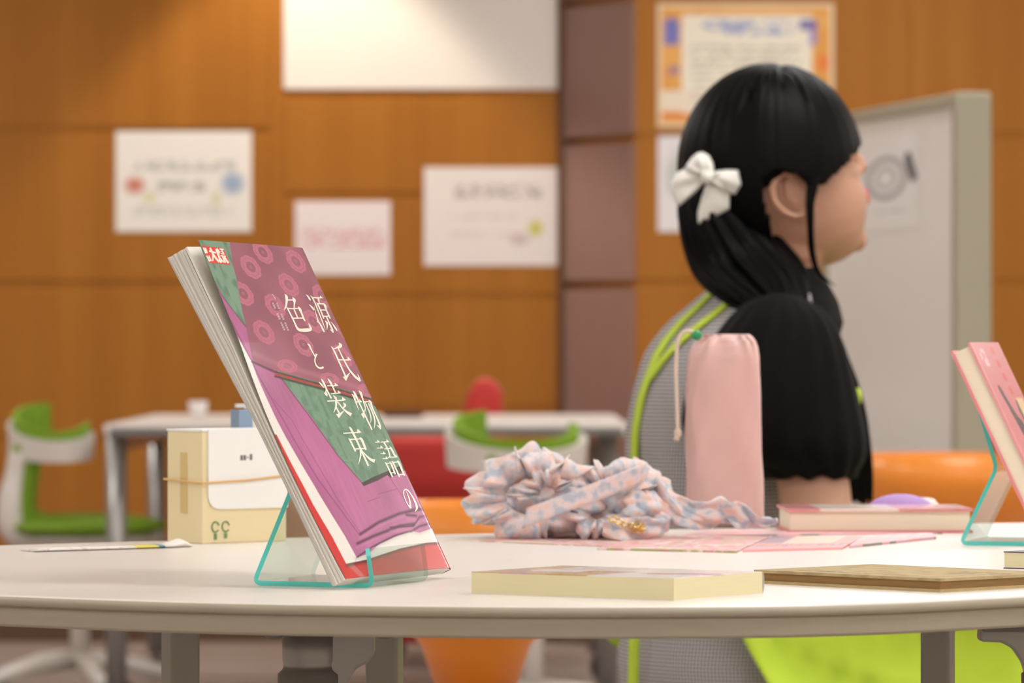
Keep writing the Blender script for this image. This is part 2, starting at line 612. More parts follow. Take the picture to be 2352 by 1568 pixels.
# ------------------------------------------------------------------ prints on the walls
def sheet(name, label, cat, x0, y0, x1, y1, D, fn, group=None, th=0.002, nx=70, ny=50, parent=None, m=None):
    """flat sheet hung on a wall parallel to the image, printed by fn(X, Y, C) with X,Y in 0..1"""
    P = np.zeros((ny, nx, 3))
    gx = np.linspace(0, 1, nx); gy = np.linspace(0, 1, ny)
    X, Y = np.meshgrid(gx, gy)
    a = W(x0, y0, D); b = W(x1, y1, D)
    P[..., 0] = a.x + (b.x - a.x) * X; P[..., 1] = D - th; P[..., 2] = a.z + (b.z - a.z) * Y
    C = np.ones((ny, nx, 3)) * np.array(srgb(238, 234, 228))
    fn(X, Y, C)
    V, Fc = grid_mesh(P)
    n = len(V)
    # back face and sides for thickness
    back = [(a.x, D + 0.0005, a.z), (b.x, D + 0.0005, a.z), (b.x, D + 0.0005, b.z), (a.x, D + 0.0005, b.z)]
    cs = [0, nx - 1, ny * nx - 1, (ny - 1) * nx]
    V = list(map(tuple, V)) + back
    Fc = [tuple(reversed(f)) for f in Fc]
    for i in range(4):
        j = (i + 1) % 4
        Fc.append((cs[i], cs[j], n + j, n + i))
    Cc = np.concatenate([C.reshape(-1, 3), np.ones((4, 3)) * np.array(srgb(238, 234, 228))])
    o = obj(name, V, Fc, m or M_paper, parent, col=Cc)
    return tag(o, label, cat, group)

def text_band(X, Y, C, y0, y1, x0, x1, rgb, a=0.6, freq=40, seed=1):
    msk = (Y > y0) & (Y < y1) & (X > x0) & (X < x1)
    n = value_noise(X, Y, freq, seed) > 0.42
    paint(C, msk & n, rgb, a)
def blot(X, Y, C, cx, cy, rx, ry, rgb, a=0.8):
    d = ((X - cx) / rx) ** 2 + ((Y - cy) / ry) ** 2
    paint(C, np.clip(1.3 - d, 0, 1) * (d < 1.3), rgb, a)

def p_left(X, Y, C):
    text_band(X, Y, C, 0.30, 0.40, 0.12, 0.88, (120, 135, 130), 0.5, 42, 1)
    text_band(X, Y, C, 0.50, 0.60, 0.30, 0.66, (105, 120, 118), 0.55, 42, 2)
    text_band(X, Y, C, 0.75, 0.84, 0.12, 0.86, (170, 178, 172), 0.45, 50, 3)
    blot(X, Y, C, 0.14, 0.54, 0.08, 0.09, (200, 95, 60), 0.85)
    blot(X, Y, C, 0.25, 0.66, 0.05, 0.06, (205, 205, 120), 0.6)
    blot(X, Y, C, 0.86, 0.52, 0.09, 0.12, (110, 150, 190), 0.75)
    blot(X, Y, C, 0.74, 0.67, 0.04, 0.07, (190, 200, 120), 0.6)
sheet('notice_sheet', 'white notice with orange and blue drawings on left wooden panels', 'notice', 266, 301, 578, 532, WY, p_left)
def p_mid(X, Y, C):
    paint(C, np.ones(X.shape), (238, 228, 228), 1)
    text_band(X, Y, C, 0.38, 0.64, 0.06, 0.94, (214, 140, 150), 0.6, 26, 4)
sheet('notice_sheet', 'small white notice with pink lettering taped on wooden wall', 'notice', 678, 462, 897, 631, WY, p_mid)
def p_rec(X, Y, C):
    paint(C, np.ones(X.shape), (236, 228, 224), 1)
    text_band(X, Y, C, 0.18, 0.31, 0.22, 0.86, (140, 125, 125), 0.55, 40, 5)
    text_band(X, Y, C, 0.48, 0.52, 0.2, 0.7, (185, 172, 168), 0.4, 50, 6)
    text_band(X, Y, C, 0.66, 0.7, 0.2, 0.66, (185, 172, 168), 0.4, 50, 7)
    blot(X, Y, C, 0.82, 0.62, 0.06, 0.09, (200, 196, 60), 0.9)
    blot(X, Y, C, 0.70, 0.73, 0.08, 0.07, (190, 160, 160), 0.6)
sheet('notice_sheet', 'white notice with grey heading and yellow spot on wooden wall', 'notice', 974, 384, 1287, 610, WY, p_rec)
def p_poster(X, Y, C):
    paint(C, np.ones(X.shape), (226, 160, 70), 1)
    paint(C, (value_noise(X, Y, 7, 8) > 0.55), (236, 178, 96), 0.7)
    paint(C, (X < 0.02) | (X > 0.985) | (Y < 0.025) | (Y > 0.97), (236, 214, 180), 1)
    paint(C, (X > 0.06) & (X < 0.10) & (Y > 0.12) & (Y < 0.34), (96, 104, 190), 1)
    paint(C, (X > 0.03) & (X < 0.12) & (Y > 0.13) & (Y < 0.33), (110, 118, 196), 0.9)
    paint(C, (X > 0.06) & (X < 0.12) & (Y > 0.5) & (Y < 0.58), (170, 130, 150), 0.9)
    paint(C, (X > 0.14) & (X < 0.88) & (Y > 0.10) & (Y < 0.90), (240, 232, 212), 1)
    paint(C, (X > 0.02) & (X < 0.32) & (Y > 0.70) & (Y < 0.86), (238, 224, 200), 1)
    paint(C, (X > 0.02) & (X < 0.4) & (Y > 0.88) & (Y < 0.93), (226, 120, 50), 1)
    paint(C, (X > 0.8) & (X < 0.90) & (Y > 0.14) & (Y < 0.22), (112, 100, 170), 0.95)
    paint(C, (X > 0.86) & (X < 0.91) & (Y > 0.22) & (Y < 0.34), (150, 140, 195), 0.9)
    paint(C, (X > 0.9) & (X < 0.985) & (Y > 0.42) & (Y < 0.55), (232, 130, 60), 1)
    text_band(X, Y, C, 0.14, 0.25, 0.26, 0.76, (120, 140, 200), 0.75, 30, 9)
    for k in range(8):
        text_band(X, Y, C, 0.34 + k * 0.06, 0.37 + k * 0.06, 0.2, 0.8, (150, 145, 140), 0.55, 60, 10 + k)
sheet('poster', 'orange bordered poster with blue heading on wooden pier above head', 'poster', 1510, 8, 1915, 292, PY, p_poster)
def p_small(X, Y, C):
    paint(C, np.ones(X.shape), (232, 228, 228), 1)
    blot(X, Y, C, 0.3, 0.42, 0.2, 0.25, (180, 188, 178), 0.7)
    text_band(X, Y, C, 0.1, 0.2, 0.2, 0.9, (190, 186, 186), 0.5, 30, 21)
sheet('notice_sheet', 'white notice behind the white hair bow below orange poster', 'notice', 1511, 312, 1672, 532, PY, p_small)

# ------------------------------------------------------------------ whiteboard
D_r, D_l = 10.45, 11.55
br = W(2215, 245, D_r); bl = W(1915, 296, D_l)
zt = br.z
def board_pt(s, z, off=0.0):
    d = Vector((br.x - bl.x, br.y - bl.y, 0)); n = Vector((d.y, -d.x, 0)).normalized()
    p = Vector((bl.x, bl.y, 0)) + d * s + n * off
    return Vector((p.x, p.y, z))
wbd = thing('whiteboard', 'free standing whiteboard with grey frame on castors', 'whiteboard', (board_pt(0.5, 0).x, board_pt(0.5, 0).y, 0))
M_board = mat('whiteboard enamel', (244, 244, 242), 0.3)
M_frame = mat('whiteboard frame', (178, 174, 154), 0.45, metal=0.2)
zb = 0.42
def slab(s0, s1, z0, z1, o0, o1):
    q = [board_pt(s0, z0, o0), board_pt(s1, z0, o0), board_pt(s1, z1, o0), board_pt(s0, z1, o0)]
    n = board_pt(0, 0, 1) - board_pt(0, 0, 0)
    return extrude(q, n * (o1 - o0))
obj('surface', *slab(0.0, 1.0, zb, zt, -0.01, 0.012), M_board, wbd)
obj('frame', *slab(-0.03, 0.0, zb - 0.03, zt + 0.03, -0.02, 0.02), M_frame, wbd, bevel=0.004)
obj('frame', *slab(1.0, 1.035, zb - 0.03, zt + 0.03, -0.05, 0.03), M_frame, wbd, bevel=0.004)
obj('frame', *slab(0.0, 1.0, zt, zt + 0.03, -0.02, 0.02), M_frame, wbd, bevel=0.003)
obj('frame', *slab(0.0, 1.0, zb - 0.03, zb, -0.02, 0.02), M_frame, wbd, bevel=0.003)
for s in (-0.015, 1.017):
    obj('leg', *slab(s - 0.014, s + 0.014, 0.06, zb, -0.014, 0.014), M_frame, wbd)
    obj('foot', *slab(s - 0.02, s + 0.02, 0.05, 0.085, -0.25, 0.25), M_frame, wbd, bevel=0.004)
    for o in (-0.23, 0.23):
        c = board_pt(s, 0.027, o)
        obj('castor', *ellipsoid(c, (0.018, 0.026, 0.027), 14, 10), M_black, wbd, smooth=True)
# sheet pinned on the whiteboard
nB = board_pt(0, 0, 1) - board_pt(0, 0, 0)
def board_sheet():
    nx, ny = 60, 80
    X, Y = np.meshgrid(np.linspace(0, 1, nx), np.linspace(0, 1, ny))
    C = np.ones((ny, nx, 3)) * np.array(srgb(246, 242, 240))
    R = np.hypot((X - 0.46) / 0.30, (Y - 0.46) / 0.2)
    paint(C, (np.abs(R - 1) < 0.14), (176, 172, 172), 0.9)
    paint(C, (np.abs(R - 0.5) < 0.12), (196, 192, 190), 0.8)
    paint(C, dist_line(X, Y, [(0.82, 0.27), (0.90, 0.47)]) < 0.055, (46, 40, 54), 0.95)
    text_band(X, Y, C, 0.79, 0.82, 0.3, 0.8, (176, 168, 168), 0.7, 50, 33)
    z0, z1 = zpx(302, 10.9), zpx(526, 10.9)
    P = np.zeros((ny, nx, 3))
    for j in range(ny):
        for i in range(nx):
            P[j, i] = board_pt(0.25 + 0.47 * X[j, i], z0 + (z1 - z0) * Y[j, i], 0.0135)
    V, Fc = grid_mesh(P)
    return tag(obj('pinned_sheet', V, [tuple(reversed(f)) for f in Fc], M_paper, None, col=C.reshape(-1, 3)),
               'pale sheet with circle drawing and black mark on whiteboard', 'notice')
board_sheet()

# ------------------------------------------------------------------ far table, chairs behind
ft = thing('folding_table', 'long white table near the wooden wall', 'table', (xpx(840, 12.3), 12.35, 0))
fx0, fx1 = xpx(238, 11.6), xpx(1445, 11.6)
M_top2 = mat('far table top', (228, 220, 212), 0.4)
V, Fc = box(((fx0 + fx1) / 2, 12.4, TZ - 0.014), (fx1 - fx0, 1.6, 0.028))
obj('tabletop', V, Fc, M_top2, ft, bevel=0.006)
obj('edge_band', *box(((fx0 + fx1) / 2, 11.598, TZ - 0.018), (fx1 - fx0 - 0.03, 0.006, 0.018)), M_greypaint, ft)
for lx in (xpx(266, 11.7), xpx(1396, 11.7)):
    for ly in (11.72, 13.05):
        obj('leg', *tube([(lx, ly, TZ - 0.03), (lx, ly, 0.07)], 0.026, 16), M_silver, ft, smooth=True)
        obj('castor', *ellipsoid((lx, ly, 0.034), (0.022, 0.034, 0.034), 14, 10), M_darkgrey, ft, smooth=True)
    obj('apron_rail', *box((lx, 12.385, TZ - 0.05), (0.04, 1.36, 0.04)), M_silver, ft, bevel=0.005)
# things on the far table
c = W(455, 955, 12.4)
o = tag(obj('paper_cup', *lathe([(0.02, 0), (0.025, 0.045), (0.023, 0.045), (0.018, 0.004)], (c.x, 12.4, TZ), 20), mat('paper cup white', (236, 230, 226), 0.5), None, smooth=True),
        'small white paper cup on the far white table', 'cup')
c = W(925, 938, 12.6)
o = tag(obj('pencil_case', *blobtube([(c.x - 0.045, 12.6, TZ + 0.0085), (c.x + 0.045, 12.62, TZ + 0.0085)], [0.009, 0.009], 10), mat('brown cloth', (92, 58, 38), 0.8), None, smooth=True),
        'small brown pencil case on the far white table', 'pencil case')

# red tub chair behind the far table
M_red = mat('red upholstery', (196, 42, 34), 0.65, noise=0.06, nscale=12, sheen=0.2)
rc = W(1020, 1100, 13.75)
red = thing('armchair', 'red upholstered armchair behind the far white table', 'armchair', (rc.x, 13.75, 0))
x0, x1 = xpx(893, 13.75), xpx(1160, 13.75)
obj('side_panel', *box(((x0 + x1) / 2, 13.5, 0.36), (x1 - x0, 0.08, 0.58)), M_red, red, bevel=0.02, smooth=True)
obj('side_panel', *box(((x0 + x1) / 2, 14.05, 0.36), (x1 - x0, 0.08, 0.58)), M_red, red, bevel=0.02, smooth=True)
obj('seat', *box(((x0 + x1) / 2 - 0.01, 13.775, 0.36), (x1 - x0 - 0.03, 0.47, 0.14)), M_red, red, bevel=0.03, smooth=True)
bx0, bx1 = xpx(1058, 13.75), xpx(1152, 13.75)
prof = [(bx0 - 0.02, 0.3), (bx1 - 0.01, 0.3), (bx1, 0.62), (bx1 + 0.002, 0.78), (bx1 - 0.03, 0.815), (bx0 + 0.045, 0.812), (bx0 + 0.02, 0.77), (bx0 - 0.01, 0.6)]
V, Fc = extrude([(a, 13.5, b) for a, b in prof], (0, 0.55, 0))
obj('backrest', V, Fc, M_red, red, bevel=0.015, smooth=True)
for dx in (x0 + 0.03, x1 - 0.03):
    for dy in (13.52, 14.03):
        obj('leg', *tube([(dx, dy, 0.09), (dx, dy, 0)], 0.012, 10), M_darkgrey, red)

# green and white swivel chairs
M_green = mat('green mesh fabric', (122, 158, 28), 0.7, noise=0.05, nscale=40)
M_chairwhite = mat('chair white', (222, 214, 206), 0.35)
def swivel_chair(label, loc, rz, sc=1.0):
    t = thing('swivel_chair', label, 'office chair', loc, rz, 'green and white swivel chairs')
    # wrap-around back band: outer white shell, inner green pad; the rim rises towards one wing
    def band(r_in, r_out, zlo, zhi, lim=128, n=30):
        rings = []
        for k in range(n + 1):
            ph = math.radians(-lim + 2 * lim * k / n)
            cx, cy = -math.cos(ph), math.sin(ph)
            rise = 0.034 * math.sin(ph - rz)
            def pt(r, z): return Vector((cx * r * 0.62 * sc, cy * r * sc, z))
            rings.append([pt(r_in, zlo + rise * 0.4), pt(r_out, zlo + rise * 0.4), pt(r_out * 1.03, zhi + rise), pt(r_in * 1.03, zhi + rise)])
        return loft(rings)
    obj('back_shell', *band(0.183, 0.206, 0.632, 0.706), M_chairwhite, t, local=True)
    obj('back_pad', *band(0.158, 0.182, 0.636, 0.730), M_green, t, local=True)
    prof = spline([(-0.118 * sc, 0, 0.64), (-0.13 * sc, 0, 0.585), (-0.15 * sc, 0, 0.52), (-0.145 * sc, 0, 0.455), (-0.09 * sc, 0, 0.425), (0.02, 0, 0.415)], 6)
    obj('back_spine', *tube(prof, lerp_list([0.03, 0.03, 0.034, 0.036, 0.034, 0.03], len(prof)), 10, up=(0, 1, 0)), M_chairwhite, t, local=True, smooth=True)
    prof2 = spline([(-0.09 * sc, 0, 0.66), (-0.095 * sc, 0, 0.6), (-0.108 * sc, 0, 0.53), (-0.10 * sc, 0, 0.48), (-0.05 * sc, 0, 0.46)], 6)
    obj('back_lining', *tube(prof2, [0.036] * len(prof2), 10, up=(0, 1, 0)), M_green, t, local=True, smooth=True)
    V, Fc = ellipsoid((0.09, 0, 0.455), (0.215, 0.215, 0.032), 28, 10)
    obj('seat', V, Fc, M_green, t, local=True, smooth=True)
    V, Fc = ellipsoid((0.09, 0, 0.425), (0.19, 0.19, 0.022), 28, 8)
    obj('seat_shell', V, Fc, M_chairwhite, t, local=True, smooth=True)
    obj('gas_post', *tube([(0.08, 0, 0.42), (0.08, 0, 0.1)], 0.024, 14), M_chairwhite, t, local=True, smooth=True)
    for k in range(5):
        a = 2 * math.pi * k / 5 + 0.68
        ex, ey = 0.08 + 0.27 * math.cos(a), 0.27 * math.sin(a)
        obj('base_arm', *tube([(0.08, 0, 0.12), (0.08 + 0.14 * math.cos(a), 0.14 * math.sin(a), 0.105), (ex, ey, 0.07)], [0.026, 0.022, 0.016], 10), M_chairwhite, t, local=True, smooth=True)
        obj('castor', *ellipsoid((ex, ey, 0.027), (0.024, 0.024, 0.027), 12, 8), M_black, t, local=True, smooth=True)
    return t
swivel_chair('green and white swivel chair at end of far white table', (xpx(118, 12.05), 12.05, 0), math.radians(32), 0.74)
swivel_chair('green and white swivel chair pulled before far white table', (xpx(1185, 10.95), 10.95, 0), math.radians(60), 0.84)

# orange tulip chairs
M_orange = mat('orange plastic', (248, 150, 52), 0.38, coat=0.15)
def tulip(label, x, D, rz=0.0, sc=1.0, zs=1.0):
    c = W(x, 1200, D)
    t = thing('tub_chair', label, 'chair', (c.x, D, 0), rz, 'orange tub chairs')
    prof_o = [(0.20, 0.0), (0.20, 0.012), (0.12, 0.03), (0.06, 0.10), (0.052, 0.30), (0.056, 0.42), (0.075, 0.485), (0.115, 0.54), (0.165, 0.585), (0.19, 0.64), (0.198, 0.70)]
    prof_i = [(0.186, 0.70), (0.178, 0.645), (0.15, 0.595), (0.09, 0.565), (0.01, 0.555)]
    shell = lathe([(r * sc, z * zs) for r, z in prof_o[5:] + prof_i], (0, 0, 0), 48)
    obj('shell', *shell, M_orange, t, local=True, smooth=True)
    obj('pedestal', *lathe([(r * sc, z * zs) for r, z in prof_o[:6]], (0, 0, 0), 40), M_orange, t, local=True, smooth=True)
    obj('seat_cushion', *lathe([(r, z * zs) for r, z in [(0.01, 0.556), (0.12, 0.566), (0.135, 0.578), (0.11, 0.592), (0.01, 0.597)]], (0, 0, 0), 40), M_orange, t, local=True, smooth=True)
    return t
tulip('orange tub chair with pedestal standing behind ruffled pastel cloth', 1093, 7.05, 0, 1.07, 0.974)
tulip('orange tub chair standing before the whiteboard', 2190, 9.35)

# ------------------------------------------------------------------ near table
front = [(0, 1366), (300, 1377), (620, 1385), (1000, 1390), (1300, 1392), (1752, 1390), (2060, 1382), (2352, 1368)]
back = [(2330, 1200), (1600, 1214), (1000, 1227), (400, 1241), (0, 1252)]
pts = [(T(x, y).x, T(x, y).y) for x, y in front]
pts += [(0.66, 3.97), (0.88, 4.25), (0.99, 4.65), (0.93, 5.08), (0.78, 5.27)]
pts += [(T(x, y).x, T(x, y).y) for x, y in back]
pts += [(-0.63, 4.56), (-0.71, 4.32), (-0.66, 4.05), (-0.55, 3.88)]
OUT = [(p.x, p.y) for p in spline([(a, b, 0) for a, b in pts], 10, True)]
def offset_outline(poly, d):
    n = len(poly); out = []
    for i in range(n):
        a = Vector(poly[i - 1]); b = Vector(poly[(i + 1) % n])
        t = (b - a).normalized()
        nn = Vector((-t.y, t.x))
        out.append((poly[i][0] + nn.x * d, poly[i][1] + nn.y * d))
    return out
area = sum(OUT[i - 1][0] * OUT[i][1] - OUT[i][0] * OUT[i - 1][1] for i in range(len(OUT)))
sg = 1 if area > 0 else -1
tbl = thing('table', 'large rounded white table in front with taupe edge', 'table', (0.1, 4.5, 0))
M_top = mat('white laminate', (236, 229, 221), 0.3, noise=0.015, nscale=8)
M_edge = mat('taupe edge', (168, 158, 138), 0.5, noise=0.05, nscale=25, stretch=(1, 1, 12))
def ringz(ins, z): return [Vector((p[0], p[1], z)) for p in offset_outline(OUT, sg * ins)]
V, Fc = loft([ringz(0.004, TZ - 0.012), ringz(0.001, TZ - 0.0016), ringz(0.0024, TZ)], True)
obj('tabletop', V, Fc, M_top, tbl)
V, Fc = loft([ringz(0.0006, TZ - 0.0092), ringz(-0.0012, TZ - 0.0075), ringz(-0.0012, TZ - 0.0035), ringz(0.0009, TZ - 0.0012), ringz(0.006, TZ - 0.0012), ringz(0.006, TZ - 0.0092)], False)
V, Fc = loft([ringz(0.006, TZ - 0.0092), ringz(0.0006, TZ - 0.0092), ringz(-0.0012, TZ - 0.0075), ringz(-0.0012, TZ - 0.0035), ringz(0.0008, TZ - 0.0012), ringz(0.005, TZ - 0.0013)], False)
obj('edge_band', V, Fc, M_edge, tbl, smooth=True)
V, Fc = loft([ringz(0.006, TZ - 0.025), ringz(0.0026, TZ - 0.0245), ringz(0.0018, TZ - 0.0228), ringz(0.0018, TZ - 0.0092), ringz(0.007, TZ - 0.0092)], True)
obj('underframe_board', V, Fc, M_edge, tbl)
UZ = TZ - 0.025
M_ltgrey = mat('light grey metal', (170, 167, 158), 0.4, metal=0.2)
def post(px0, px1, D, rz):
    """square post turned about its own axis; px0..px1 is its width in the picture"""
    a = W(px0, 1500, D); b = W(px1, 1500, D)
    w = (b.x - a.x) / (abs(math.cos(rz)) + abs(math.sin(rz)))
    obj('leg', *box(((a.x + b.x) / 2, D + w * 0.5, UZ / 2), (w, w, UZ), rz), M_ltgrey, tbl, bevel=0.003)
post(364, 460, 4.35, math.radians(25))
post(838, 926, 4.35, math.radians(-10))
post(2114, 2200, 4.3, math.radians(-17))
# pedestal column with bracket
def pedestal(px, D, mirror=1, m=M_silver, mb=M_greypaint, poly=None):
    c = W(px, 1500, D)
    ped = obj('pedestal', *lathe([(0.0265, 0.03), (0.0265, 0.648), (0.0225, 0.652), (0.0215, 0.656), (0.0225, 0.66), (0.023, UZ - 0.004)], (c.x, D, 0), 32), m, tbl, smooth=True)
    obj('mounting_plate', *box((c.x + mirror * 0.018, D, UZ - 0.006), (0.092, 0.10, 0.008)), mb, tbl, bevel=0.003)
    poly = poly or [(0.0, UZ - 0.008), (0.036, UZ - 0.008), (0.039, UZ - 0.012), (0.039, UZ - 0.03), (0.034, UZ - 0.037), (0.024, UZ - 0.042), (0.016, UZ - 0.055), (0.012, UZ - 0.08), (0.0, UZ - 0.12)]
    V, Fc = extrude([(c.x + mirror * (0.014 + a), D - 0.012, b) for a, b in poly], (0, 0.024, 0))
    obj('bracket', V, Fc, m if mb is M_greypaint else mb, tbl, bevel=0.002)
    for s in ((-0.028, 0.062) if mirror > 0 else ()):
        obj('bolt', *ellipsoid((c.x + mirror * s, D - 0.03, UZ - 0.011), (0.009, 0.009, 0.006), 14, 8), mb, tbl, smooth=True)
    obj('foot', *lathe([(0.30, 0.0), (0.30, 0.012), (0.05, 0.03)], (c.x, D + 0.1, 0), 36), m, tbl, smooth=True)
pedestal(712, 3.92)
pedestal(2420, 3.92, -1, M_silver, M_greypaint, [(0.0, UZ - 0.008), (0.047, UZ - 0.008), (0.048, UZ - 0.018), (0.046, UZ - 0.020), (0.030, UZ - 0.0205), (0.020, UZ - 0.026), (0.012, UZ - 0.038), (0.006, UZ - 0.06), (0.0, UZ - 0.10)])

# ------------------------------------------------------------------ magazine on its acrylic stand
wv = Vector((0.39, 0.921, 0.0)).normalized()      # along the cover's width
ud = Vector((-wv.y, wv.x, 0.0))                   # towards the back of the stand
BL = Vector(((795 - CX) / F * 3.85, 3.85, TZ + 0.0092))
MW, ML = 0.218, 0.304
TH = math.radians(27.0)
tv = ud * math.sin(TH) + Vector((0, 0, math.cos(TH)))
nv_ = -ud * math.cos(TH) + Vector((0, 0, math.sin(TH)))
def bow(u, v):
    """offset of the cover along its normal; u from fore edge 0 to spine 1, v from top 0 to bottom 1"""
    u = np.asarray(u, float); v = np.asarray(v, float)
    b = 0.006 * (1 - u) ** 2 * np.clip(1 - v / 0.5, 0, 1) ** 1.5
    b = b - 0.0044 * (1 - u) ** 2 * np.sin(np.pi * np.clip((v - 0.3) / 0.7, 0, 1))
    b = b + 0.0016 * np.sin(np.pi * u) 
    s = np.clip((u - 0.93) / 0.07, 0, 1)
    return b - 0.0045 * s ** 2
def S(u, v, off=0.0):
    u = np.asarray(u, float); v = np.asarray(v, float)
    b = bow(u, v) + off
    P = np.zeros(u.shape + (3,))
    for k in range(3):
        P[..., k] = BL[k] + u * MW * wv[k] + (1 - v) * ML * tv[k] + b * nv_[k]
    return P
mag = thing('magazine', 'purple kimono magazine leaning on a clear acrylic stand', 'magazine', (BL + wv * 0.11).to_tuple())
PXQ = [(452, 556), (711, 578), (1043, 1310), (795, 1337)]
H2px = homography([(0, 0), (1, 0), (1, 1), (0, 1)], PXQ)
H2uv = homography(PXQ, [(0, 0), (1, 0), (1, 1), (0, 1)])
def c1(*p): return [(360 + x / 3.2667, 520 + y / 3.2667) for x, y in p]
def c2(*p): return [(360 + x / 3.2667, 960 + y / 3.2667) for x, y in p]
nu, nvv = 280, 640
Ug, Vg = np.meshgrid(np.linspace(0, 1, nu), np.linspace(0, 1, nvv))
PX, PYY = apply_h(H2px, Ug, Vg)
EDGE = np.array([(452, 556), (482, 636), (515, 703), (544, 765), (583, 855), (621, 960), (662, 1060), (684, 1114), (740, 1239), (792, 1336)], float)
eu, ev = apply_h(H2uv, EDGE[:, 0], EDGE[:, 1])
def u_left(v): return np.interp(v, ev, eu)
def g2px(u, v):
    uL = u_left(v)
    return apply_h(H2px, uL + u * (1 - uL), v)
def px2g(x, y):
    u, v = apply_h(H2uv, x, y)
    uL = u_left(v)
    return (u - uL) / (1 - uL), v
PX, PYY = g2px(Ug, Vg)
SUB = [g2px(Ug + (a - 1) / 3.0 / (nu - 1), Vg + (b - 1) / 3.0 / (nvv - 1)) for a in range(3) for b in range(3)]
def soft(poly):
    return np.mean([in_poly(x, y, poly).astype(float) for x, y in SUB], axis=0)
C = np.ones((nvv, nu, 3)) * np.array(srgb(182, 104, 150))
n1 = value_noise(Ug, Vg, 9, 3); n2 = value_noise(Ug * 3, Vg, 28, 4); n3 = value_noise(Ug, Vg, 40, 5)
C *= (0.86 + 0.28 * n1[..., None]) * (0.95 + 0.1 * n2[..., None])
# long pleat lines in the magenta cloth
for ln, a, w in ((c1((470, 560), (760, 1060), (1020, 1568)) + c2((1200, 460), (1500, 900)), 0.5, 2.2),
                 (c1((560, 700), (860, 1250)) + c2((1010, 0), (1330, 600), (1510, 890)), 0.35, 1.8)):
    d = dist_line(PX, PYY, ln)
    paint(C, np.clip(1 - d / w, 0, 1), (96, 40, 84), a)
for ln in (c2((1640, 585), (1790, 545)), c2((1560, 640), (1650, 608)), c2((1725, 450), (1890, 690), (1920, 730))):
    d = dist_line(PX, PYY, ln)
    paint(C, np.clip(1 - d / 1.6, 0, 1), (110, 40, 90), 0.55)
# white and red at the bottom
magb = c2((1485, 1068), (1570, 1040), (1650, 965), (1800, 900), (1885, 870), (1960, 880), (2070, 840))
below = magb + [(1100, 1210), (1100, 1400), (780, 1400)]
strip = [(540, 760), (583, 829), (638, 960), (658, 1000)] + c2((1200, 560), (1480, 1062)) + [(800, 1420), (300, 1420), (300, 760)]
white_m = np.maximum(soft(below), soft(strip))
paint(C, white_m, (236, 230, 224), 1)
redb = c2((905, 100), (1160, 640), (1408, 1112), (1560, 1085), (1800, 1005), (2010, 958), (2160, 945)) + [(1100, 1245), (1100, 1420), (300, 1420), (300, 900)]
red_m = soft(redb)
paint(C, red_m, (206, 48, 46), 1)
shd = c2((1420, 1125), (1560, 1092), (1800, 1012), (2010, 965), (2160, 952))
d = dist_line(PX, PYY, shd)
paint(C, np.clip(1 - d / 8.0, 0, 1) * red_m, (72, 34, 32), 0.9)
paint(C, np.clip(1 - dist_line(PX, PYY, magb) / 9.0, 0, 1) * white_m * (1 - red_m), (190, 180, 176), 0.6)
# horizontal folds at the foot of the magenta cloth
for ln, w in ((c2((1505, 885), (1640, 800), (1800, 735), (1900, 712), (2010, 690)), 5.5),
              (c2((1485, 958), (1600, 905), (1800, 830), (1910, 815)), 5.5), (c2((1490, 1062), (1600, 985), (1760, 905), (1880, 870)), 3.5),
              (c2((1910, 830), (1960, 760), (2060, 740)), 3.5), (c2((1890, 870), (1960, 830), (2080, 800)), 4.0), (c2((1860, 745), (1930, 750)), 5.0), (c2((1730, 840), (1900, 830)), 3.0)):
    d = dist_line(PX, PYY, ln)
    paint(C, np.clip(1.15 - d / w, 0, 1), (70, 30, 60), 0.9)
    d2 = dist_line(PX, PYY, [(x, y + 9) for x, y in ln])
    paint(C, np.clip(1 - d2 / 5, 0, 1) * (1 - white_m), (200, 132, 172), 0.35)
# lower green cloth
g2 = c1((905, 1075), (1050, 1120), (1210, 1170), (1400, 1230), (1640, 1300), (1800, 1340), (1900, 1700)) + c2((1880, 350), (1700, 425), (1610, 460), (1530, 505), (1350, 290), (1160, 0))
band = c2((1880, 345), (1700, 415), (1610, 450), (1515, 495), (1530, 522), (1640, 480), (1715, 440), (1740, 460), (1885, 390))
green_m = soft(g2)
paint(C, green_m, (116, 152, 128), 1)
paint(C, np.clip((n3 - 0.45) * 3, 0, 1) * green_m, (92, 126, 104), 0.7)
paint(C, (np.abs(np.sin(n1 * 40 + n3 * 9)) < 0.22) * green_m, (84, 112, 98), 0.35)
paint(C, np.clip(1 - dist_line(PX, PYY, c1((905, 1078), (1200, 1510)) + c2((1350, 292), (1530, 510))) / 2.2, 0, 1), (58, 44, 48), 0.7)
paint(C, soft(band), (62, 54, 54), 1)
# upper green strip
g1 = [(430, 540), (526, 560)] + c1((560, 300), (600, 470), (640, 640), (672, 752), (640, 715), (480, 520), (400, 390), (360, 280), (300, 110))
g1m = soft(g1)
paint(C, g1m, (122, 156, 134), 1)
paint(C, np.clip((n3 - 0.5) * 3, 0, 1) * g1m, (88, 120, 102), 0.8)
paint(C, np.clip(1 - dist_line(PX, PYY, c1((400, 390), (480, 520), (640, 715), (672, 752))) / 2.2, 0, 1), (60, 44, 58), 0.6)
# mauve cloth with medallions
edge = c1((730, 988), (900, 1072), (1050, 1122), (1210, 1172), (1400, 1232), (1640, 1306), (1760, 1345))
mv = [(526, 545), (720, 560), (900, 900)] + edge[::-1] + c1((700, 880), (672, 752), (640, 640), (600, 470), (560, 300))
mvm = soft(mv)
paint(C, mvm, (156, 94, 112), 1)
shade = 0.84 + 0.3 * value_noise(Ug, Vg, 6, 11)
C *= (1 + (shade - 1) * mvm)[..., None]
paint(C, np.clip(1 - np.abs(dist_line(PX, PYY, [(x + 2, y - 14) for x, y in edge])) / 9, 0, 1) * mvm, (188, 120, 140), 0.55)
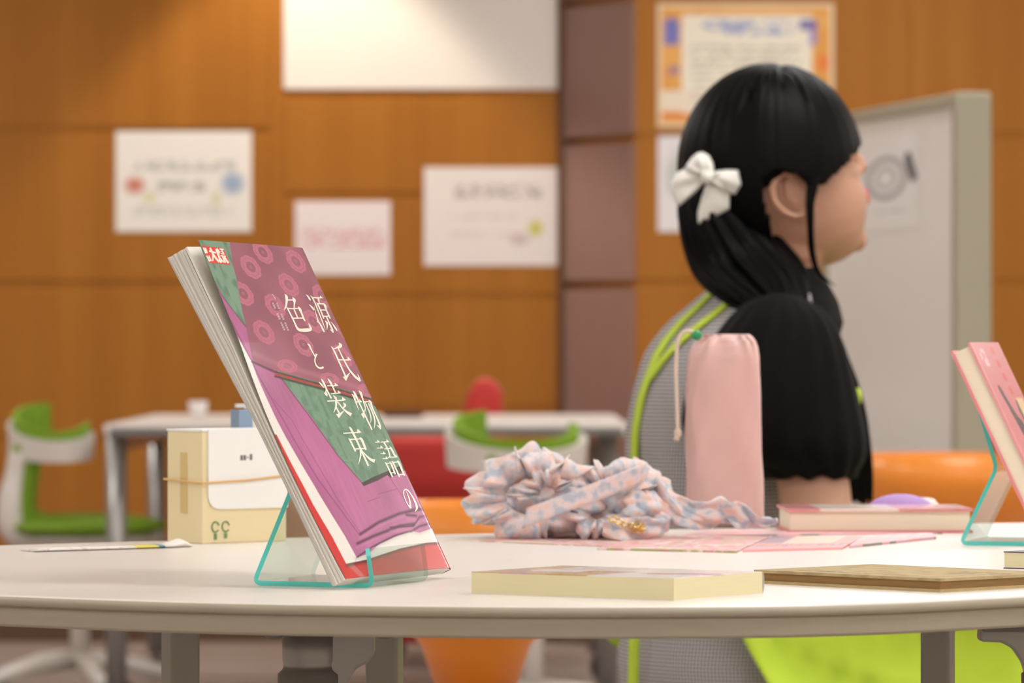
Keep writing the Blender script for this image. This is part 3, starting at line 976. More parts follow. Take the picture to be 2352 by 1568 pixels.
# medallions, true circles on the cloth
uu = Ug * MW * 1000; vv = Vg * ML * 1000
for (fx, fy, sq) in ((800, 215, 1), (700, 320, 1), (1055, 285, 1), (990, 455, 1), (1250, 540, 1), (885, 605, 1), (1175, 725, 1), (805, 795, 1), (1100, 895, 1),
                     (640, 510, 1), (1430, 800, 1), (985, 1045, 0.55), (1295, 1148, 0.5), (1575, 1240, 0.6), (1390, 985, 1)):
    (qx, qy), = c1((fx, fy))
    cu, cv = px2g(qx, qy)
    dx = (uu - cu * MW * 1000) / 19.0; dy = (vv - cv * ML * 1000) / (11.5 * sq)
    # the cloth's print is a little rotated
    r = np.hypot(dx, dy); ph = np.arctan2(dy, dx)
    sc_ = 0.90 + 0.10 * np.abs(np.cos(4 * ph)) ** 0.6
    ring = np.clip((sc_ - r) / 0.06, 0, 1) * np.clip((r - 0.40) / 0.06, 0, 1) * mvm
    paint(C, ring, (196, 116, 138), 0.85)
    edge_l = ((np.abs(r / sc_ - 0.74) < 0.035) | (np.abs(np.sin(4 * ph + (r > 0.74) * 0.4)) < 0.13)) * ring
    paint(C, edge_l, (168, 88, 114), 0.5)
    paint(C, (r < 0.15) * mvm, (176, 112, 128), 0.5)
# shadow line and red piping printed under the mauve cloth's hem
paint(C, np.clip(1.4 - dist_line(PX, PYY, [(x, y + 4) for x, y in edge]) / 3.0, 0, 1), (74, 40, 46), 0.9)
paint(C, np.clip(1.4 - dist_line(PX, PYY, [(x, y + 8) for x, y in edge[1:]]) / 2.2, 0, 1), (190, 52, 46), 0.95)
paint(C, np.clip(1.4 - dist_line(PX, PYY, [(x, y + 13) for x, y in edge[1:]]) / 3.0, 0, 1) , (58, 40, 42), 0.9)
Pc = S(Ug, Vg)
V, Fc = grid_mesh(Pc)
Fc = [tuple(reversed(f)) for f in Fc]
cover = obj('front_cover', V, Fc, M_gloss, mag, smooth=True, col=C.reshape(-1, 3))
# inside of the cover: a thin white sheet right behind
Us, Vs = np.meshgrid(np.linspace(0.001, 0.998, 24), np.linspace(0.001, 0.999, 40))
V, Fc = grid_mesh(S(Us, Vs, -0.0005))
obj('cover_lining', V, Fc, mat('cover inside white', (228, 224, 212), 0.45), mag, smooth=True)

# page block as stacked signatures, and the back cover
def back_off(u, v, f):
    """depth behind the cover plane for layer fraction f in 0..1"""
    vb = np.clip(v, 0, 1)
    th = np.interp(vb, [0, 0.25, 0.5, 0.75, 0.9, 1.0], [0.0255, 0.0212, 0.0162, 0.0142, 0.0138, 0.0135])
    th = th * (1 - u) ** 0.9 + 0.0125 * (1 - (1 - u) ** 0.9)
    gap = np.interp(vb, [0, 0.25, 0.5, 0.75, 1.0], [0.0115, 0.0072, 0.0022, 0.0008, 0.0008]) * (1 - u) ** 1.3 + 0.0008
    front_ = bow(u, v) - gap
    return front_ + f * (-th - front_)
def layer(name, f0, f1, m, u0=0.0, shrink=0.0, parent=mag):
    nu_, nv2 = 16, 36
    Ua, Va = np.meshgrid(np.linspace(u0, 0.985, nu_), np.linspace(shrink, 1.0, nv2))
    def surf(f):
        o = back_off(Ua, Va, f)
        P = np.zeros(Ua.shape + (3,))
        for k in range(3):
            P[..., k] = BL[k] + Ua * MW * wv[k] + (1 - Va) * ML * tv[k] + o * nv_[k]
        return P
    A_, B_ = surf(f0), surf(f1)
    va, fa = grid_mesh(A_); n = len(va)
    vb, fb = grid_mesh(B_)
    Vx = np.concatenate([va, vb])
    Fx = [tuple(reversed(f)) for f in fa] + [tuple(i + n for i in f) for f in fb]
    idx = np.arange(n).reshape(nv2, nu_)
    loop = list(idx[0, :]) + list(idx[1:, -1]) + list(idx[-1, ::-1][1:]) + list(idx[::-1, 0][1:-1])
    for i in range(len(loop)):
        a, b = loop[i], loop[(i + 1) % len(loop)]
        Fx.append((a, b, b + n, a + n))
    return obj(name, Vx, [tuple(int(i) for i in f) for f in Fx], m, parent)
tones = [(246, 242, 234), (226, 220, 212), (232, 228, 220), (222, 216, 208), (236, 232, 224), (218, 212, 204), (234, 230, 222), (212, 206, 198), (238, 234, 226), (228, 222, 214)]
cuts = [0.0, 0.10, 0.17, 0.30, 0.42, 0.5, 0.62, 0.72, 0.80, 0.92, 0.985]
for i in range(10):
    layer('page_signature', cuts[i] + (0.004 if i else 0), cuts[i + 1], mat('page edge %d' % i, tones[i], 0.6, noise=0.04, nscale=300), u0=0.05 if i == 1 else 0.006 + 0.006 * ((i * 7) % 3) / 2)
layer('back_cover', 0.985, 1.02, mat('back cover grey', (186, 180, 176), 0.3))
# spine strip
Us2, Vs2 = np.meshgrid(np.linspace(0, 1, 7), np.linspace(0, 1, 30))
Psp = np.zeros(Us2.shape + (3,))
for k in range(3):
    o0 = bow(np.ones_like(Vs2), Vs2); o1 = -0.0128
    oo = o0 + (o1 - o0) * Us2
    bul = 0.002 * np.sin(np.pi * Us2)
    Psp[..., k] = BL[k] + (MW * (1.0 - 0.012 * Us2) + bul) * wv[k] + (1 - Vs2) * ML * tv[k] + oo * nv_[k]
V, Fc = grid_mesh(Psp)
obj('spine', V, Fc, mat('spine print', (150, 90, 112), 0.2, coat=0.3), mag, smooth=True)

# lettering: strokes of varying width, traced on the cover
def ribbon(strokes, polys=()):
    V = []; Fc = []
    def add(poly_pts):
        o = len(V)
        V.extend(poly_pts)
        return o
    for st in strokes:
        P = [np.array(p[:2], float) for p in st]; wd = [p[2] for p in st]
        # resample with a spline so curves are smooth
        if len(P) > 2:
            sp = spline([(p[0], p[1], w) for p, w in zip(P, wd)], 5)
            P = [np.array((q.x, q.y)) for q in sp]; wd = [max(q.z, 2.0) for q in sp]
        L = []; R = []
        for i in range(len(P)):
            t = P[min(i + 1, len(P) - 1)] - P[max(i - 1, 0)]
            t = t / (np.linalg.norm(t) + 1e-9)
            nn = np.array((-t[1], t[0]))
            L.append(P[i] + nn * wd[i] / 2); R.append(P[i] - nn * wd[i] / 2)
        o = add(L + R); n = len(P)
        for i in range(n - 1):
            Fc.append((o + i, o + i + 1, o + n + i + 1, o + n + i))
    for po in polys:
        o = add([np.array(p, float) for p in po])
        Fc.append(tuple(range(o, o + len(po))))
    return V, Fc
M_ink = mat('cream lettering', (243, 238, 222), 0.25, coat=0.2)
def letter(name, ox, oy, scale, strokes, polys=(), m=M_ink, lift=0.00022, label=None):
    V, Fc = ribbon(strokes, polys)
    A_ = np.array(V)
    u, v = px2g(ox + A_[:, 0] / scale, oy + A_[:, 1] / scale)
    P = S(u, v, lift)
    # consistent orientation is not needed for a two sided ink film
    o = obj(name, P, Fc, m, cover)
    if label: o['label'] = label
    return o
sA = (560, 640, 9.8); sC = (680, 780, 7.127); sD = (760, 960, 6.533)
letter('title_letter', *sA, [   # iro
    [(905, 390, 6), (945, 445, 62), (955, 520, 56), (945, 620, 46), (925, 690, 36), (890, 745, 6)],
    [(980, 522, 26), (1105, 525, 26)],
    [(1090, 465, 10), (1128, 525, 66), (1135, 570, 46), (1130, 630, 32), (1125, 705, 26)],
    [(955, 680, 26), (1000, 710, 26), (1225, 712, 26)],
    [(1215, 668, 10), (1258, 730, 56), (1290, 800, 40), (1340, 930, 38), (1375, 990, 26)],
    [(1115, 715, 30), (1205, 915, 30)], [(1085, 925, 28), (1340, 925, 28)],
    [(965, 690, 30), (1090, 930, 34), (1150, 1060, 36), (1195, 1145, 46), (1250, 1185, 64), (1340, 1193, 76), (1440, 1190, 76), (1500, 1175, 60), (1490, 1120, 40), (1450, 1040, 6)]])
letter('title_letter', *sA, [   # gen
    [(1400, 405, 6), (1450, 450, 30), (1490, 510, 36), (1512, 540, 10)],
    [(1470, 625, 6), (1530, 680, 32), (1575, 735, 34), (1592, 762, 10)],
    [(1590, 670, 4), (1635, 860, 18), (1668, 985, 36), (1690, 1020, 30)],
    [(1645, 1005, 22), (1690, 1025, 32), (1740, 1100, 34), (1795, 1210, 40), (1815, 1242, 16)],
    [(1505, 430, 8), (1550, 472, 26), (1600, 480, 28), (1765, 482, 28)],
    [(1545, 465, 30), (1620, 620, 32), (1700, 820, 30), (1770, 1000, 24), (1810, 1110, 16), (1835, 1195, 6)],
    [(1690, 485, 44), (1712, 605, 22)],
    [(1640, 585, 10), (1680, 640, 32), (1740, 770, 32), (1800, 920, 32), (1815, 942, 16)],
    [(1660, 612, 26), (1805, 618, 26)],
    [(1800, 603, 10), (1842, 660, 50), (1870, 760, 34), (1930, 890, 34), (1957, 947, 24)],
    [(1740, 752, 26), (1872, 755, 26)], [(1795, 890, 26), (1925, 893, 26)],
    [(1865, 895, 28), (1930, 1040, 32), (1998, 1190, 40), (2015, 1260, 20)],
    [(1945, 1183, 8), (2000, 1225, 36)],
    [(1835, 985, 10), (1876, 1040, 46), (1882, 1110, 32), (1870, 1195, 8)],
    [(1960, 1010, 6), (2020, 1080, 24), (2080, 1170, 36), (2110, 1222, 10)]],
    [[(1735, 433), (1800, 496), (1728, 496)]])
letter('title_letter', *sC, [   # to
    [(175, 90, 10), (208, 112, 24), (245, 190, 20), (303, 296, 16)],
    [(330, 252, 36), (308, 310, 24), (300, 370, 20), (325, 440, 22), (370, 478, 26), (415, 480, 32), (440, 462, 34)]])
letter('title_letter', *sC, [   # shi
    [(605, 180, 12), (660, 160, 24), (712, 142, 50), (728, 118, 54), (700, 80, 8)],
    [(570, 138, 10), (610, 190, 24), (700, 390, 26), (802, 625, 26)],
    [(690, 352, 20), (855, 358, 20)],
    [(688, 165, 20), (760, 320, 24), (850, 490, 26), (900, 560, 30), (960, 628, 36), (1040, 695, 34)],
    [(1040, 705, 30), (1028, 650, 22), (1000, 585, 6)]],
    [[(845, 300), (903, 364), (838, 366)], [(753, 630), (802, 618), (890, 545), (850, 612), (808, 700)]])
letter('title_letter', *sC, [   # sou
    [(360, 700, 6), (402, 745, 26), (443, 797, 14)], [(400, 658, 8), (430, 702, 32), (490, 840, 24), (556, 975, 26)],
    [(440, 885, 8), (470, 893, 44), (490, 938, 12)], [(468, 880, 20), (478, 800, 10)],
    [(503, 653, 8), (540, 702, 32), (590, 800, 24), (628, 892, 22)], [(493, 770, 18), (645, 770, 18)], [(558, 897, 18), (695, 891, 18)],
    [(588, 928, 8), (625, 968, 36), (642, 1005, 22)], [(488, 1015, 22), (765, 1008, 22)],
    [(632, 1018, 36), (628, 1105, 28), (588, 1202, 8)], [(632, 1120, 22), (688, 1240, 28)],
    [(655, 1028, 20), (720, 1118, 24), (790, 1190, 32), (875, 1248, 58)], [(745, 1048, 10), (778, 1090, 40), (742, 1135, 14)]],
    [[(620, 723), (683, 772), (616, 779)], [(668, 846), (723, 895), (662, 900)], [(735, 953), (797, 1004), (730, 1018)], [(623, 1230), (680, 1222), (770, 1163), (720, 1232), (668, 1297)]])
letter('title_letter', *sC, [   # mono
    [(893, 908, 8), (930, 952, 32), (970, 1080, 20), (1005, 1175, 6)], [(968, 1040, 16), (1058, 1036, 16)],
    [(915, 858, 8), (950, 912, 36), (1040, 1110, 24), (1120, 1290, 26), (1218, 1498, 26)],
    [(1040, 1250, 8), (1072, 1245, 56), (1085, 1312, 12)], [(1075, 1250, 30), (1110, 1155, 8)],
    [(1012, 858, 8), (1045, 898, 38), (1080, 1010, 24), (1110, 1110, 18), (1125, 1215, 5)], [(1078, 1040, 20), (1195, 1036, 20)],
    [(1178, 1008, 10), (1207, 1052, 42), (1240, 1150, 26), (1310, 1310, 26), (1352, 1420, 34), (1362, 1490, 22)], [(1298, 1415, 6), (1350, 1460, 34)],
    [(1118, 1050, 16), (1180, 1200, 22), (1205, 1310, 20), (1195, 1385, 6)], [(1168, 1060, 16), (1240, 1230, 24), (1270, 1360, 24), (1255, 1475, 8)]],
    [[(1020, 988), (1067, 1041), (1018, 1046)]])
letter('title_letter', *sD, [   # zoku
    [(240, 148, 8), (275, 192, 32), (400, 460, 28), (522, 740, 28)], [(153, 240, 18), (395, 232, 18)],
    [(230, 318, 10), (255, 352, 26), (332, 517, 26)], [(248, 335, 18), (408, 330, 18)], [(400, 308, 8), (432, 348, 38), (490, 497, 28)], [(322, 480, 18), (478, 475, 18)],
    [(408, 495, 30), (405, 590, 22), (373, 712, 6)], [(432, 508, 8), (500, 590, 24), (562, 645, 38), (622, 668, 58)]],
    [[(368, 178), (430, 234), (360, 244)]])
letter('title_letter', *sD, [   # go
    [(635, 383, 13), (690, 382, 13)], [(658, 472, 14), (748, 470, 14)], [(713, 555, 13), (782, 558, 13)], [(748, 632, 13), (822, 630, 13)],
    [(778, 688, 8), (805, 722, 24), (892, 912, 24)], [(798, 705, 15), (862, 700, 15)], [(853, 678, 8), (877, 712, 28), (937, 872, 24)], [(863, 850, 15), (922, 845, 15)],
    [(722, 382, 15), (835, 378, 15)], [(775, 388, 24), (840, 510, 22), (862, 612, 22)], [(778, 485, 15), (885, 478, 15)], [(863, 448, 8), (892, 492, 32), (948, 608, 24)], [(828, 612, 17), (962, 608, 17)],
    [(883, 673, 8), (910, 702, 24), (1003, 912, 26)], [(903, 690, 17), (988, 682, 17)], [(973, 663, 8), (1002, 702, 32), (1082, 892, 28)], [(973, 880, 17), (1065, 872, 17)]],
    [[(668, 343), (717, 386), (672, 391)], [(718, 428), (767, 475), (716, 481)], [(758, 518), (802, 565), (752, 567)], [(798, 593), (837, 635), (793, 641)], [(813, 333), (862, 382), (811, 387)], [(953, 568), (984, 610), (948, 617)]])
letter('title_letter', *sD, [   # no
    [(1095, 1110, 8), (1132, 1200, 18), (1156, 1290, 26), (1166, 1388, 30)],
    [(1165, 1390, 24), (1120, 1330, 16), (1075, 1230, 16), (1058, 1150, 18), (1075, 1108, 18), (1110, 1102, 20), (1160, 1150, 20), (1215, 1240, 24), (1255, 1330, 34), (1262, 1390, 30), (1232, 1440, 6)]])
# small credit lines: tiny strokes in two columns
cred = []
r_ = random.Random(3)
for (xa, ya, xb, yb, n) in ((640, 590, 900, 1165, 13), (735, 600, 985, 1175, 13)):
    for k in range(n):
        if k in (3, 4, 8) : continue
        cx_ = xa + (xb - xa) * k / (n - 1); cy_ = ya + (yb - ya) * k / (n - 1)
        for q in range(3):
            cred.append([(cx_ - 26, cy_ - 17 + q * 15, 5), (cx_ + 24, cy_ - 17 + q * 15 + r_.uniform(-3, 3), 5)])
        cred.append([(cx_ - 16 + r_.uniform(-6, 6), cy_ - 20, 5), (cx_ + 4, cy_ + 20, 5)])
        cred.append([(cx_ + 4 + r_.uniform(-6, 6), cy_ - 20, 5), (cx_ + 20, cy_ + 20, 5)])
cred.append([(625, 385, 14), (700, 505, 14)])
letter('credit_lettering', *sA, cred, m=mat('pale credit ink', (226, 198, 196), 0.3), lift=0.0002)
# red logo plate with white characters
sL = (440, 540, 9.8)
letter('logo_plate', *sL, [], [[(192, 285), (690, 345), (840, 708), (330, 645)]], m=mat('logo red', (226, 58, 48), 0.25, coat=0.2), lift=0.0002)
letter('logo_characters', *sL, [
    [(350, 400, 34), (505, 445, 34)], [(370, 335, 40), (425, 440, 42), (430, 540, 40), (420, 620, 30)], [(440, 470, 36), (500, 560, 46), (580, 645, 50)],
    [(515, 360, 46), (620, 660, 46)], [(530, 360, 40), (580, 430, 40), (560, 480, 36)], [(600, 365, 30), (690, 380, 30)], [(640, 375, 26), (690, 480, 26)], [(610, 420, 16), (695, 435, 16)], [(620, 462, 22), (712, 478, 22)],
    [(610, 505, 26), (735, 525, 26)], [(650, 520, 30), (720, 660, 40)], [(690, 530, 40), (790, 672, 40)], [(600, 560, 26), (680, 655, 30)],
    [(215, 330, 36), (270, 450, 36)], [(262, 335, 30), (300, 440, 30)], [(225, 380, 26), (300, 390, 26)], [(240, 430, 24), (310, 440, 24)],
    [(285, 500, 34), (345, 630, 34)], [(335, 500, 30), (385, 620, 30)], [(300, 545, 24), (370, 555, 24)], [(310, 590, 24), (390, 605, 24)]],
    m=M_ink, lift=0.0004)

# --- the stand
M_clear = mat_clear('clear acrylic', (244, 250, 247))
M_clearedge = mat_clear('clear acrylic far edge', (222, 242, 238))
M_teal = mat('teal acrylic edge', (66, 214, 204), 0.12, spec=0.7, coat=0.5)
b_ = M_teal.node_tree.nodes['Principled BSDF']
b_.inputs['Transmission Weight'].default_value = 0.25
def stand(label, origin, wdir, width, prof, group='clear acrylic book stands'):
    """bent acrylic sheet; prof in (back distance, height)"""
    t = thing('book_stand', label, 'book stand', origin.to_tuple(), 0, group)
    wd = wdir.normalized(); bd = Vector((-wd.y, wd.x, 0))
    th = 0.0040
    path = []
    n = len(prof)
    # round the bends
    P = [Vector((a, b, 0)) for a, b in prof]
    pts = [P[0]]
    for i in range(1, n - 1):
        a, b, c = P[i - 1], P[i], P[i + 1]
        r = 0.007
        p0 = b + (a - b).normalized() * r; p1 = b + (c - b).normalized() * r
        for k in range(6):
            s = k / 5
            pts.append(p0 * (1 - s) ** 2 + b * 2 * s * (1 - s) + p1 * s * s)
    pts.append(P[-1])
    L = []; R = []
    for i, p in enumerate(pts):
        tt = (pts[min(i + 1, len(pts) - 1)] - pts[max(i - 1, 0)]).normalized()
        nn = Vector((-tt.y, tt.x, 0))
        L.append(p + nn * th / 2); R.append(p - nn * th / 2)
    def w3(p, s): return origin + bd * p.x + Vector((0, 0, p.y)) + wd * s
    V = []; 
    for s in (0, width):
        V += [w3(p, s) for p in L] + [w3(p, s) for p in R]
    m_ = len(pts)
    i0, i1, i2, i3 = 0, m_, 2 * m_, 3 * m_       # L near, R near, L far, R far
    clear = []; edge_ = []; edge_f = []
    for i in range(m_ - 1):
        edge_.append((i0 + i, i0 + i + 1, i1 + i + 1, i1 + i))
        edge_f.append((i2 + i + 1, i2 + i, i3 + i, i3 + i + 1))
        clear.append((i0 + i + 1, i0 + i, i2 + i, i2 + i + 1))
        clear.append((i1 + i, i1 + i + 1, i3 + i + 1, i3 + i))
    edge_.append((i0, i1, i3, i2)); e = m_ - 1
    edge_.append((i0 + e, i2 + e, i3 + e, i1 + e))
    obj('acrylic_sheet', V, clear, M_clear, t)
    obj('polished_edge', V, edge_, M_teal, t)
    obj('polished_edge', V, edge_f, M_clearedge, t)
    return t
Bo = Vector((BL.x, BL.y, TZ + 0.0021)) + wv * 0.040 - ud * 0.004
stand('clear acrylic stand with teal edges holding the purple magazine', Bo, wv, 0.109,
      [(0.0035, 0.030), (-0.001, 0.0), (0.106, 0.0), (0.0655, 0.091), (0.0905, 0.16)])

# ------------------------------------------------------------------ books lying on the table
def flat_book(name, label, corner, dirx, diry, lx, ly, th, cover_m, page_m, cov=0.0014, overhang=0.0, spine='x1', cover_fn=None, group=None, z0=TZ):
    """book on the table; corner = nearest corner on the table, dirx/diry horizontal unit vectors"""
    t = thing(name, label, 'book', corner.to_tuple(), 0, group)
    X = dirx.normalized(); Y = diry.normalized()
    def pt(a, b, z): return corner + X * a + Y * b + Vector((0, 0, z))
    o = overhang
    def slab_(a0, a1, b0, b1, z0_, z1_):
        q = [pt(a0, b0, z0_), pt(a1, b0, z0_), pt(a1, b1, z0_), pt(a0, b1, z0_)]
        return extrude(q, (0, 0, z1_ - z0_))
    obj('back_cover', *slab_(-o, lx + o, -o, ly + o, 0, cov), cover_m, t)
    obj('page_block', *slab_(0, lx, 0, ly, cov, th - cov), page_m, t)
    if cover_fn is None:
        obj('front_cover', *slab_(-o, lx + o, -o, ly + o, th - cov, th), cover_m, t)
    else:
        nx, ny = 90, 60
        Xg, Yg = np.meshgrid(np.linspace(-o, lx + o, nx), np.linspace(-o, ly + o, ny))
        Cc = np.ones((ny, nx, 3)) * np.array(srgb(238, 232, 226))
        cover_fn((Xg + o) / (lx + 2 * o), (Yg + o) / (ly + 2 * o), Cc)
        P = np.zeros((ny, nx, 3))
        sag = cover_fn.sag(Xg / lx, Yg / ly) if hasattr(cover_fn, 'sag') else 0
        for k in range(3):
            P[..., k] = corner[k] + Xg * X[k] + Yg * Y[k]
        P[..., 2] += th + sag
        va, fa = grid_mesh(P); n = len(va)
        vb = va.copy(); vb[:, 2] -= cov
        Fx = list(map(tuple, fa)) + [tuple(i + n for i in reversed(f)) for f in fa]
        idx = np.arange(n).reshape(ny, nx)
        loop = list(idx[0, :]) + list(idx[1:, -1]) + list(idx[-1, ::-1][1:]) + list(idx[::-1, 0][1:-1])
        for i in range(len(loop)):
            a, b = int(loop[i]), int(loop[(i + 1) % len(loop)])
            Fx.append((b, a, a + n, b + n))
        Cb = np.concatenate([Cc.reshape(-1, 3)] * 2)
        obj('front_cover', np.concatenate([va, vb]), Fx, M_gloss, t, col=Cb)
    return t, pt

M_cream = mat('cream page edges', (228, 218, 176), 0.75, noise=0.03, nscale=30, stretch=(1, 1, 40))
M_cream2 = mat('ivory page edges', (236, 224, 200), 0.75, noise=0.03, nscale=30, stretch=(1, 1, 40))
# white paperback in front: nearest corner B, left edge to A, right edge to C
pB, pA, pC = T(1548, 1380), T(1083, 1364), T(1797, 1364)
dA = (pA - pB); dC = (pC - pB)
dA = dA.normalized(); dCn = Vector((-dA.y, dA.x, 0))
if dCn.dot(dC) < 0: dCn = -dCn
dCn = (dCn * 0.75 + dC.normalized() * 0.25).normalized()
def cov_white(X, Y, C):
    paint(C, (Y < 0.30) & (X > 0.55), (196, 160, 84), 0.85)
    paint(C, (X > 0.42) & (X < 0.62) & (Y < 0.55), (190, 152, 78), 0.9)
    paint(C, (X > 0.72) & (X < 0.86) & (Y < 0.22), (196, 150, 180), 0.9)
    paint(C, (X > 0.5) & (X < 0.95) & (Y > 0.55) & (value_noise(X, Y, 26, 2) > 0.5), (206, 190, 196), 0.6)
    blot(X, Y, C, 0.24, 0.42, 0.09, 0.1, (196, 120, 110), 0.8)
    blot(X, Y, C, 0.1, 0.5, 0.12, 0.12, (170, 120, 170), 0.8)
    paint(C, (X > 0.86) & (Y > 0.1), (198, 160, 90), 0.7)
bk, ptb = flat_book('paperback_book', 'thick white paperback with cream page edges at table front', pB, dA, dCn, (pA - pB).length, 0.128, 0.0178, mat('white card cover', (232, 228, 224), 0.3), M_cream, cov=0.0007, cover_fn=cov_white)
Ls = (pA - pB).length
rings = []
for k in range(9):
    a = -math.pi / 2 + math.pi * k / 8
    rings.append([ptb(-0.0008, 0.127 + 0.003 * math.cos(a), 0.0089 + 0.0089 * math.sin(a)), ptb(Ls + 0.0008, 0.127 + 0.003 * math.cos(a), 0.0089 + 0.0089 * math.sin(a))])
V, Fc = loft(rings, False, closed=False)
obj('spine', V, Fc, mat('white card cover'), bk, smooth=True)

# old brown book
qB = T(2160, 1360); qA = T(1800, 1342)
dA2 = (qA - qB).normalized(); dC2 = Vector((dA2.y, -dA2.x, 0))
if dC2.x < 0: dC2 = -dC2
def cov_brown(X, Y, C):
    paint(C, np.ones(X.shape), (182, 162, 120), 1)
    paint(C, np.clip(value_noise(X, Y, 20, 4) - 0.4, 0, 1), (140, 120, 84), 0.9)
    text_band(X, Y, C, 0.1, 0.16, 0.25, 0.85, (118, 92, 96), 0.6, 50, 14)
    text_band(X, Y, C, 0.5, 0.56, 0.05, 0.3, (118, 92, 96), 0.6, 50, 15)
    text_band(X, Y, C, 0.62, 0.68, 0.03, 0.3, (110, 86, 92), 0.6, 50, 16)
    paint(C, Y > 0.985, (140, 50, 60), 1)
M_oldcov = mat('worn brown cloth', (186, 164, 116), 0.85, noise=0.15, nscale=60, bump=0.4, bscale=400)
M_oldpage = mat('browned page edges', (150, 116, 70), 0.85, noise=0.12, nscale=40, stretch=(1, 1, 30))
bk2, _ = flat_book('old_book', 'worn brown cloth-bound old book lying beside the white paperback', qB, dA2, dC2, 0.20, 0.142, 0.0112, M_oldcov, M_oldpage, cov=0.0024, overhang=0.0022, cover_fn=cov_brown)
# matt cover for the old book
for ch in bk2.children:
    if ch.name.startswith('front_cover'):
        ch.data.materials[0] = mat('old print', (160, 140, 98), 0.85, attr='print', bump=0.4, bscale=400)

# navy paperback at the right
rA = T(2307, 1305)
d1 = Vector((0.8, -0.6, 0)); d2 = Vector((0.6, 0.8, 0))
bk3, _ = flat_book('paperback_book', 'navy covered paperback behind the worn brown book', rA, d1, d2, 0.15, 0.106, 0.0150, mat('navy cover', (58, 46, 92), 0.3), M_cream, cov=0.0008, overhang=0.0006)

# pink hardcover lying at the far side
sA_ = T(1815, 1224); 
d1 = Vector((1, 0.03, 0)).normalized(); d2 = Vector((-0.03, 1, 0)).normalized()
def cov_pinkbook(X, Y, C):
    paint(C, np.ones(X.shape), (226, 150, 150), 1)
    paint(C, (X > 0.17) & (X < 0.6), (240, 224, 212), 1)
bk4, ptp = flat_book('hardcover_book', 'pink and cream hardcover lying flat beside the pink pouch', sA_, d1, d2, 0.188, 0.13, 0.0255, mat('pink cover', (222, 140, 142), 0.4), M_cream2, cov=0.003, overhang=0.003, cover_fn=cov_pinkbook)

# ------------------------------------------------------------------ second stand with the pink book
o2 = T(2207, 1252)
w2 = Vector((0.30, 0.954, 0)).normalized()
bd2 = Vector((-w2.y, w2.x, 0))
# front of the stand lies to the right; origin is the front lower corner
org2 = Vector((o2.x, o2.y, TZ + 0.0021)) - bd2 * 0.106
stand('clear acrylic stand with teal edges holding the pink book', org2, w2, 0.109,
      [(0.0035, 0.030), (-0.001, 0.0), (0.106, 0.0), (0.0705, 0.074), (0.0935, 0.152)])
pk = thing('hardcover_book', 'pink book with dark printed shape leaning on clear stand', 'book', (org2 + bd2 * 0.01).to_tuple())
TH2 = math.radians(25.5)
tv2 = bd2 * math.sin(TH2) + Vector((0, 0, math.cos(TH2)))
nv2_ = -bd2 * math.cos(TH2) + Vector((0, 0, math.sin(TH2)))
o_b = org2 + bd2 * 0.006 + Vector((0, 0, 0.0112)) - w2 * 0.012
BW, BH, BT = 0.135, 0.206, 0.0215
def bp(a, b, d): return o_b + w2 * a + tv2 * b - nv2_ * d
def bslab(a0, a1, b0, b1, d0, d1):
    q = [bp(a0, b0, d0), bp(a1, b0, d0), bp(a1, b1, d0), bp(a0, b1, d0)]
    return extrude(q, -nv2_ * (d1 - d0))
M_pink = mat('pink paper cover', (226, 138, 146), 0.35)
obj('back_cover', *bslab(0, BW, 0, BH, BT - 0.0024, BT), M_pink, pk)
obj('page_block', *bslab(0.003, BW, 0.003, BH - 0.003, 0.0024, BT - 0.0024), M_cream2, pk)
obj('spine', *bslab(BW, BW + 0.002, 0, BH, 0, BT), M_pink, pk)
nx, ny = 70, 100
Xg, Yg = np.meshgrid(np.linspace(0, 1, nx), np.linspace(0, 1, ny))
Cc = np.ones((ny, nx, 3)) * np.array(srgb(224, 136, 144))
paint(Cc, (Xg < 0.05), (232, 156, 160), 1)
paint(Cc, (Xg > 0.16) & (Xg < 0.36) & (Yg > 0.04) & (Yg < 0.13) & (value_noise(Xg, Yg, 28, 9) > 0.4), (240, 206, 204), 0.85)
for ln, w in (([(0.30, 0.26), (0.36, 0.34), (0.48, 0.46)], 0.05), ([(0.36, 0.36), (0.40, 0.44), (0.44, 0.5)], 0.05), ([(0.48, 0.46), (0.64, 0.60), (0.8, 0.62)], 0.09), ([(0.7, 0.36), (0.74, 0.5)], 0.08)):
    paint(Cc, dist_line(Xg, Yg * 1.5, [(a, b * 1.5) for a, b in ln]) < w, (58, 58, 76), 1)
paint(Cc, (Xg > 0.7) & (Xg < 0.95) & (Yg > 0.3) & (Yg < 0.42), (236, 208, 160), 1)
for k in range(4):
    paint(Cc, (Xg > 0.62) & (Xg < 0.72) & (np.abs(Yg - 0.05 - 0.07 * k) < 0.02), (224, 100, 84), 0.8)
P = np.zeros((ny, nx, 3))
for k in range(3):
    P[..., k] = o_b[k] + Xg * BW * w2[k] + (1 - Yg) * BH * tv2[k]
va, fa = grid_mesh(P); n = len(va)
vb = va - np.array(nv2_) * 0.0024
Fx = [tuple(reversed(f)) for f in fa] + [tuple(i + n for i in f) for f in fa]
idx = np.arange(n).reshape(ny, nx)
loop = list(idx[0, :]) + list(idx[1:, -1]) + list(idx[-1, ::-1][1:]) + list(idx[::-1, 0][1:-1])
for i in range(len(loop)):
    a, b = int(loop[i]), int(loop[(i + 1) % len(loop)])
    Fx.append((a, b, b + n, a + n))
obj('front_cover', np.concatenate([va, vb]), Fx, M_gloss, pk, col=np.concatenate([Cc.reshape(-1, 3)] * 2))

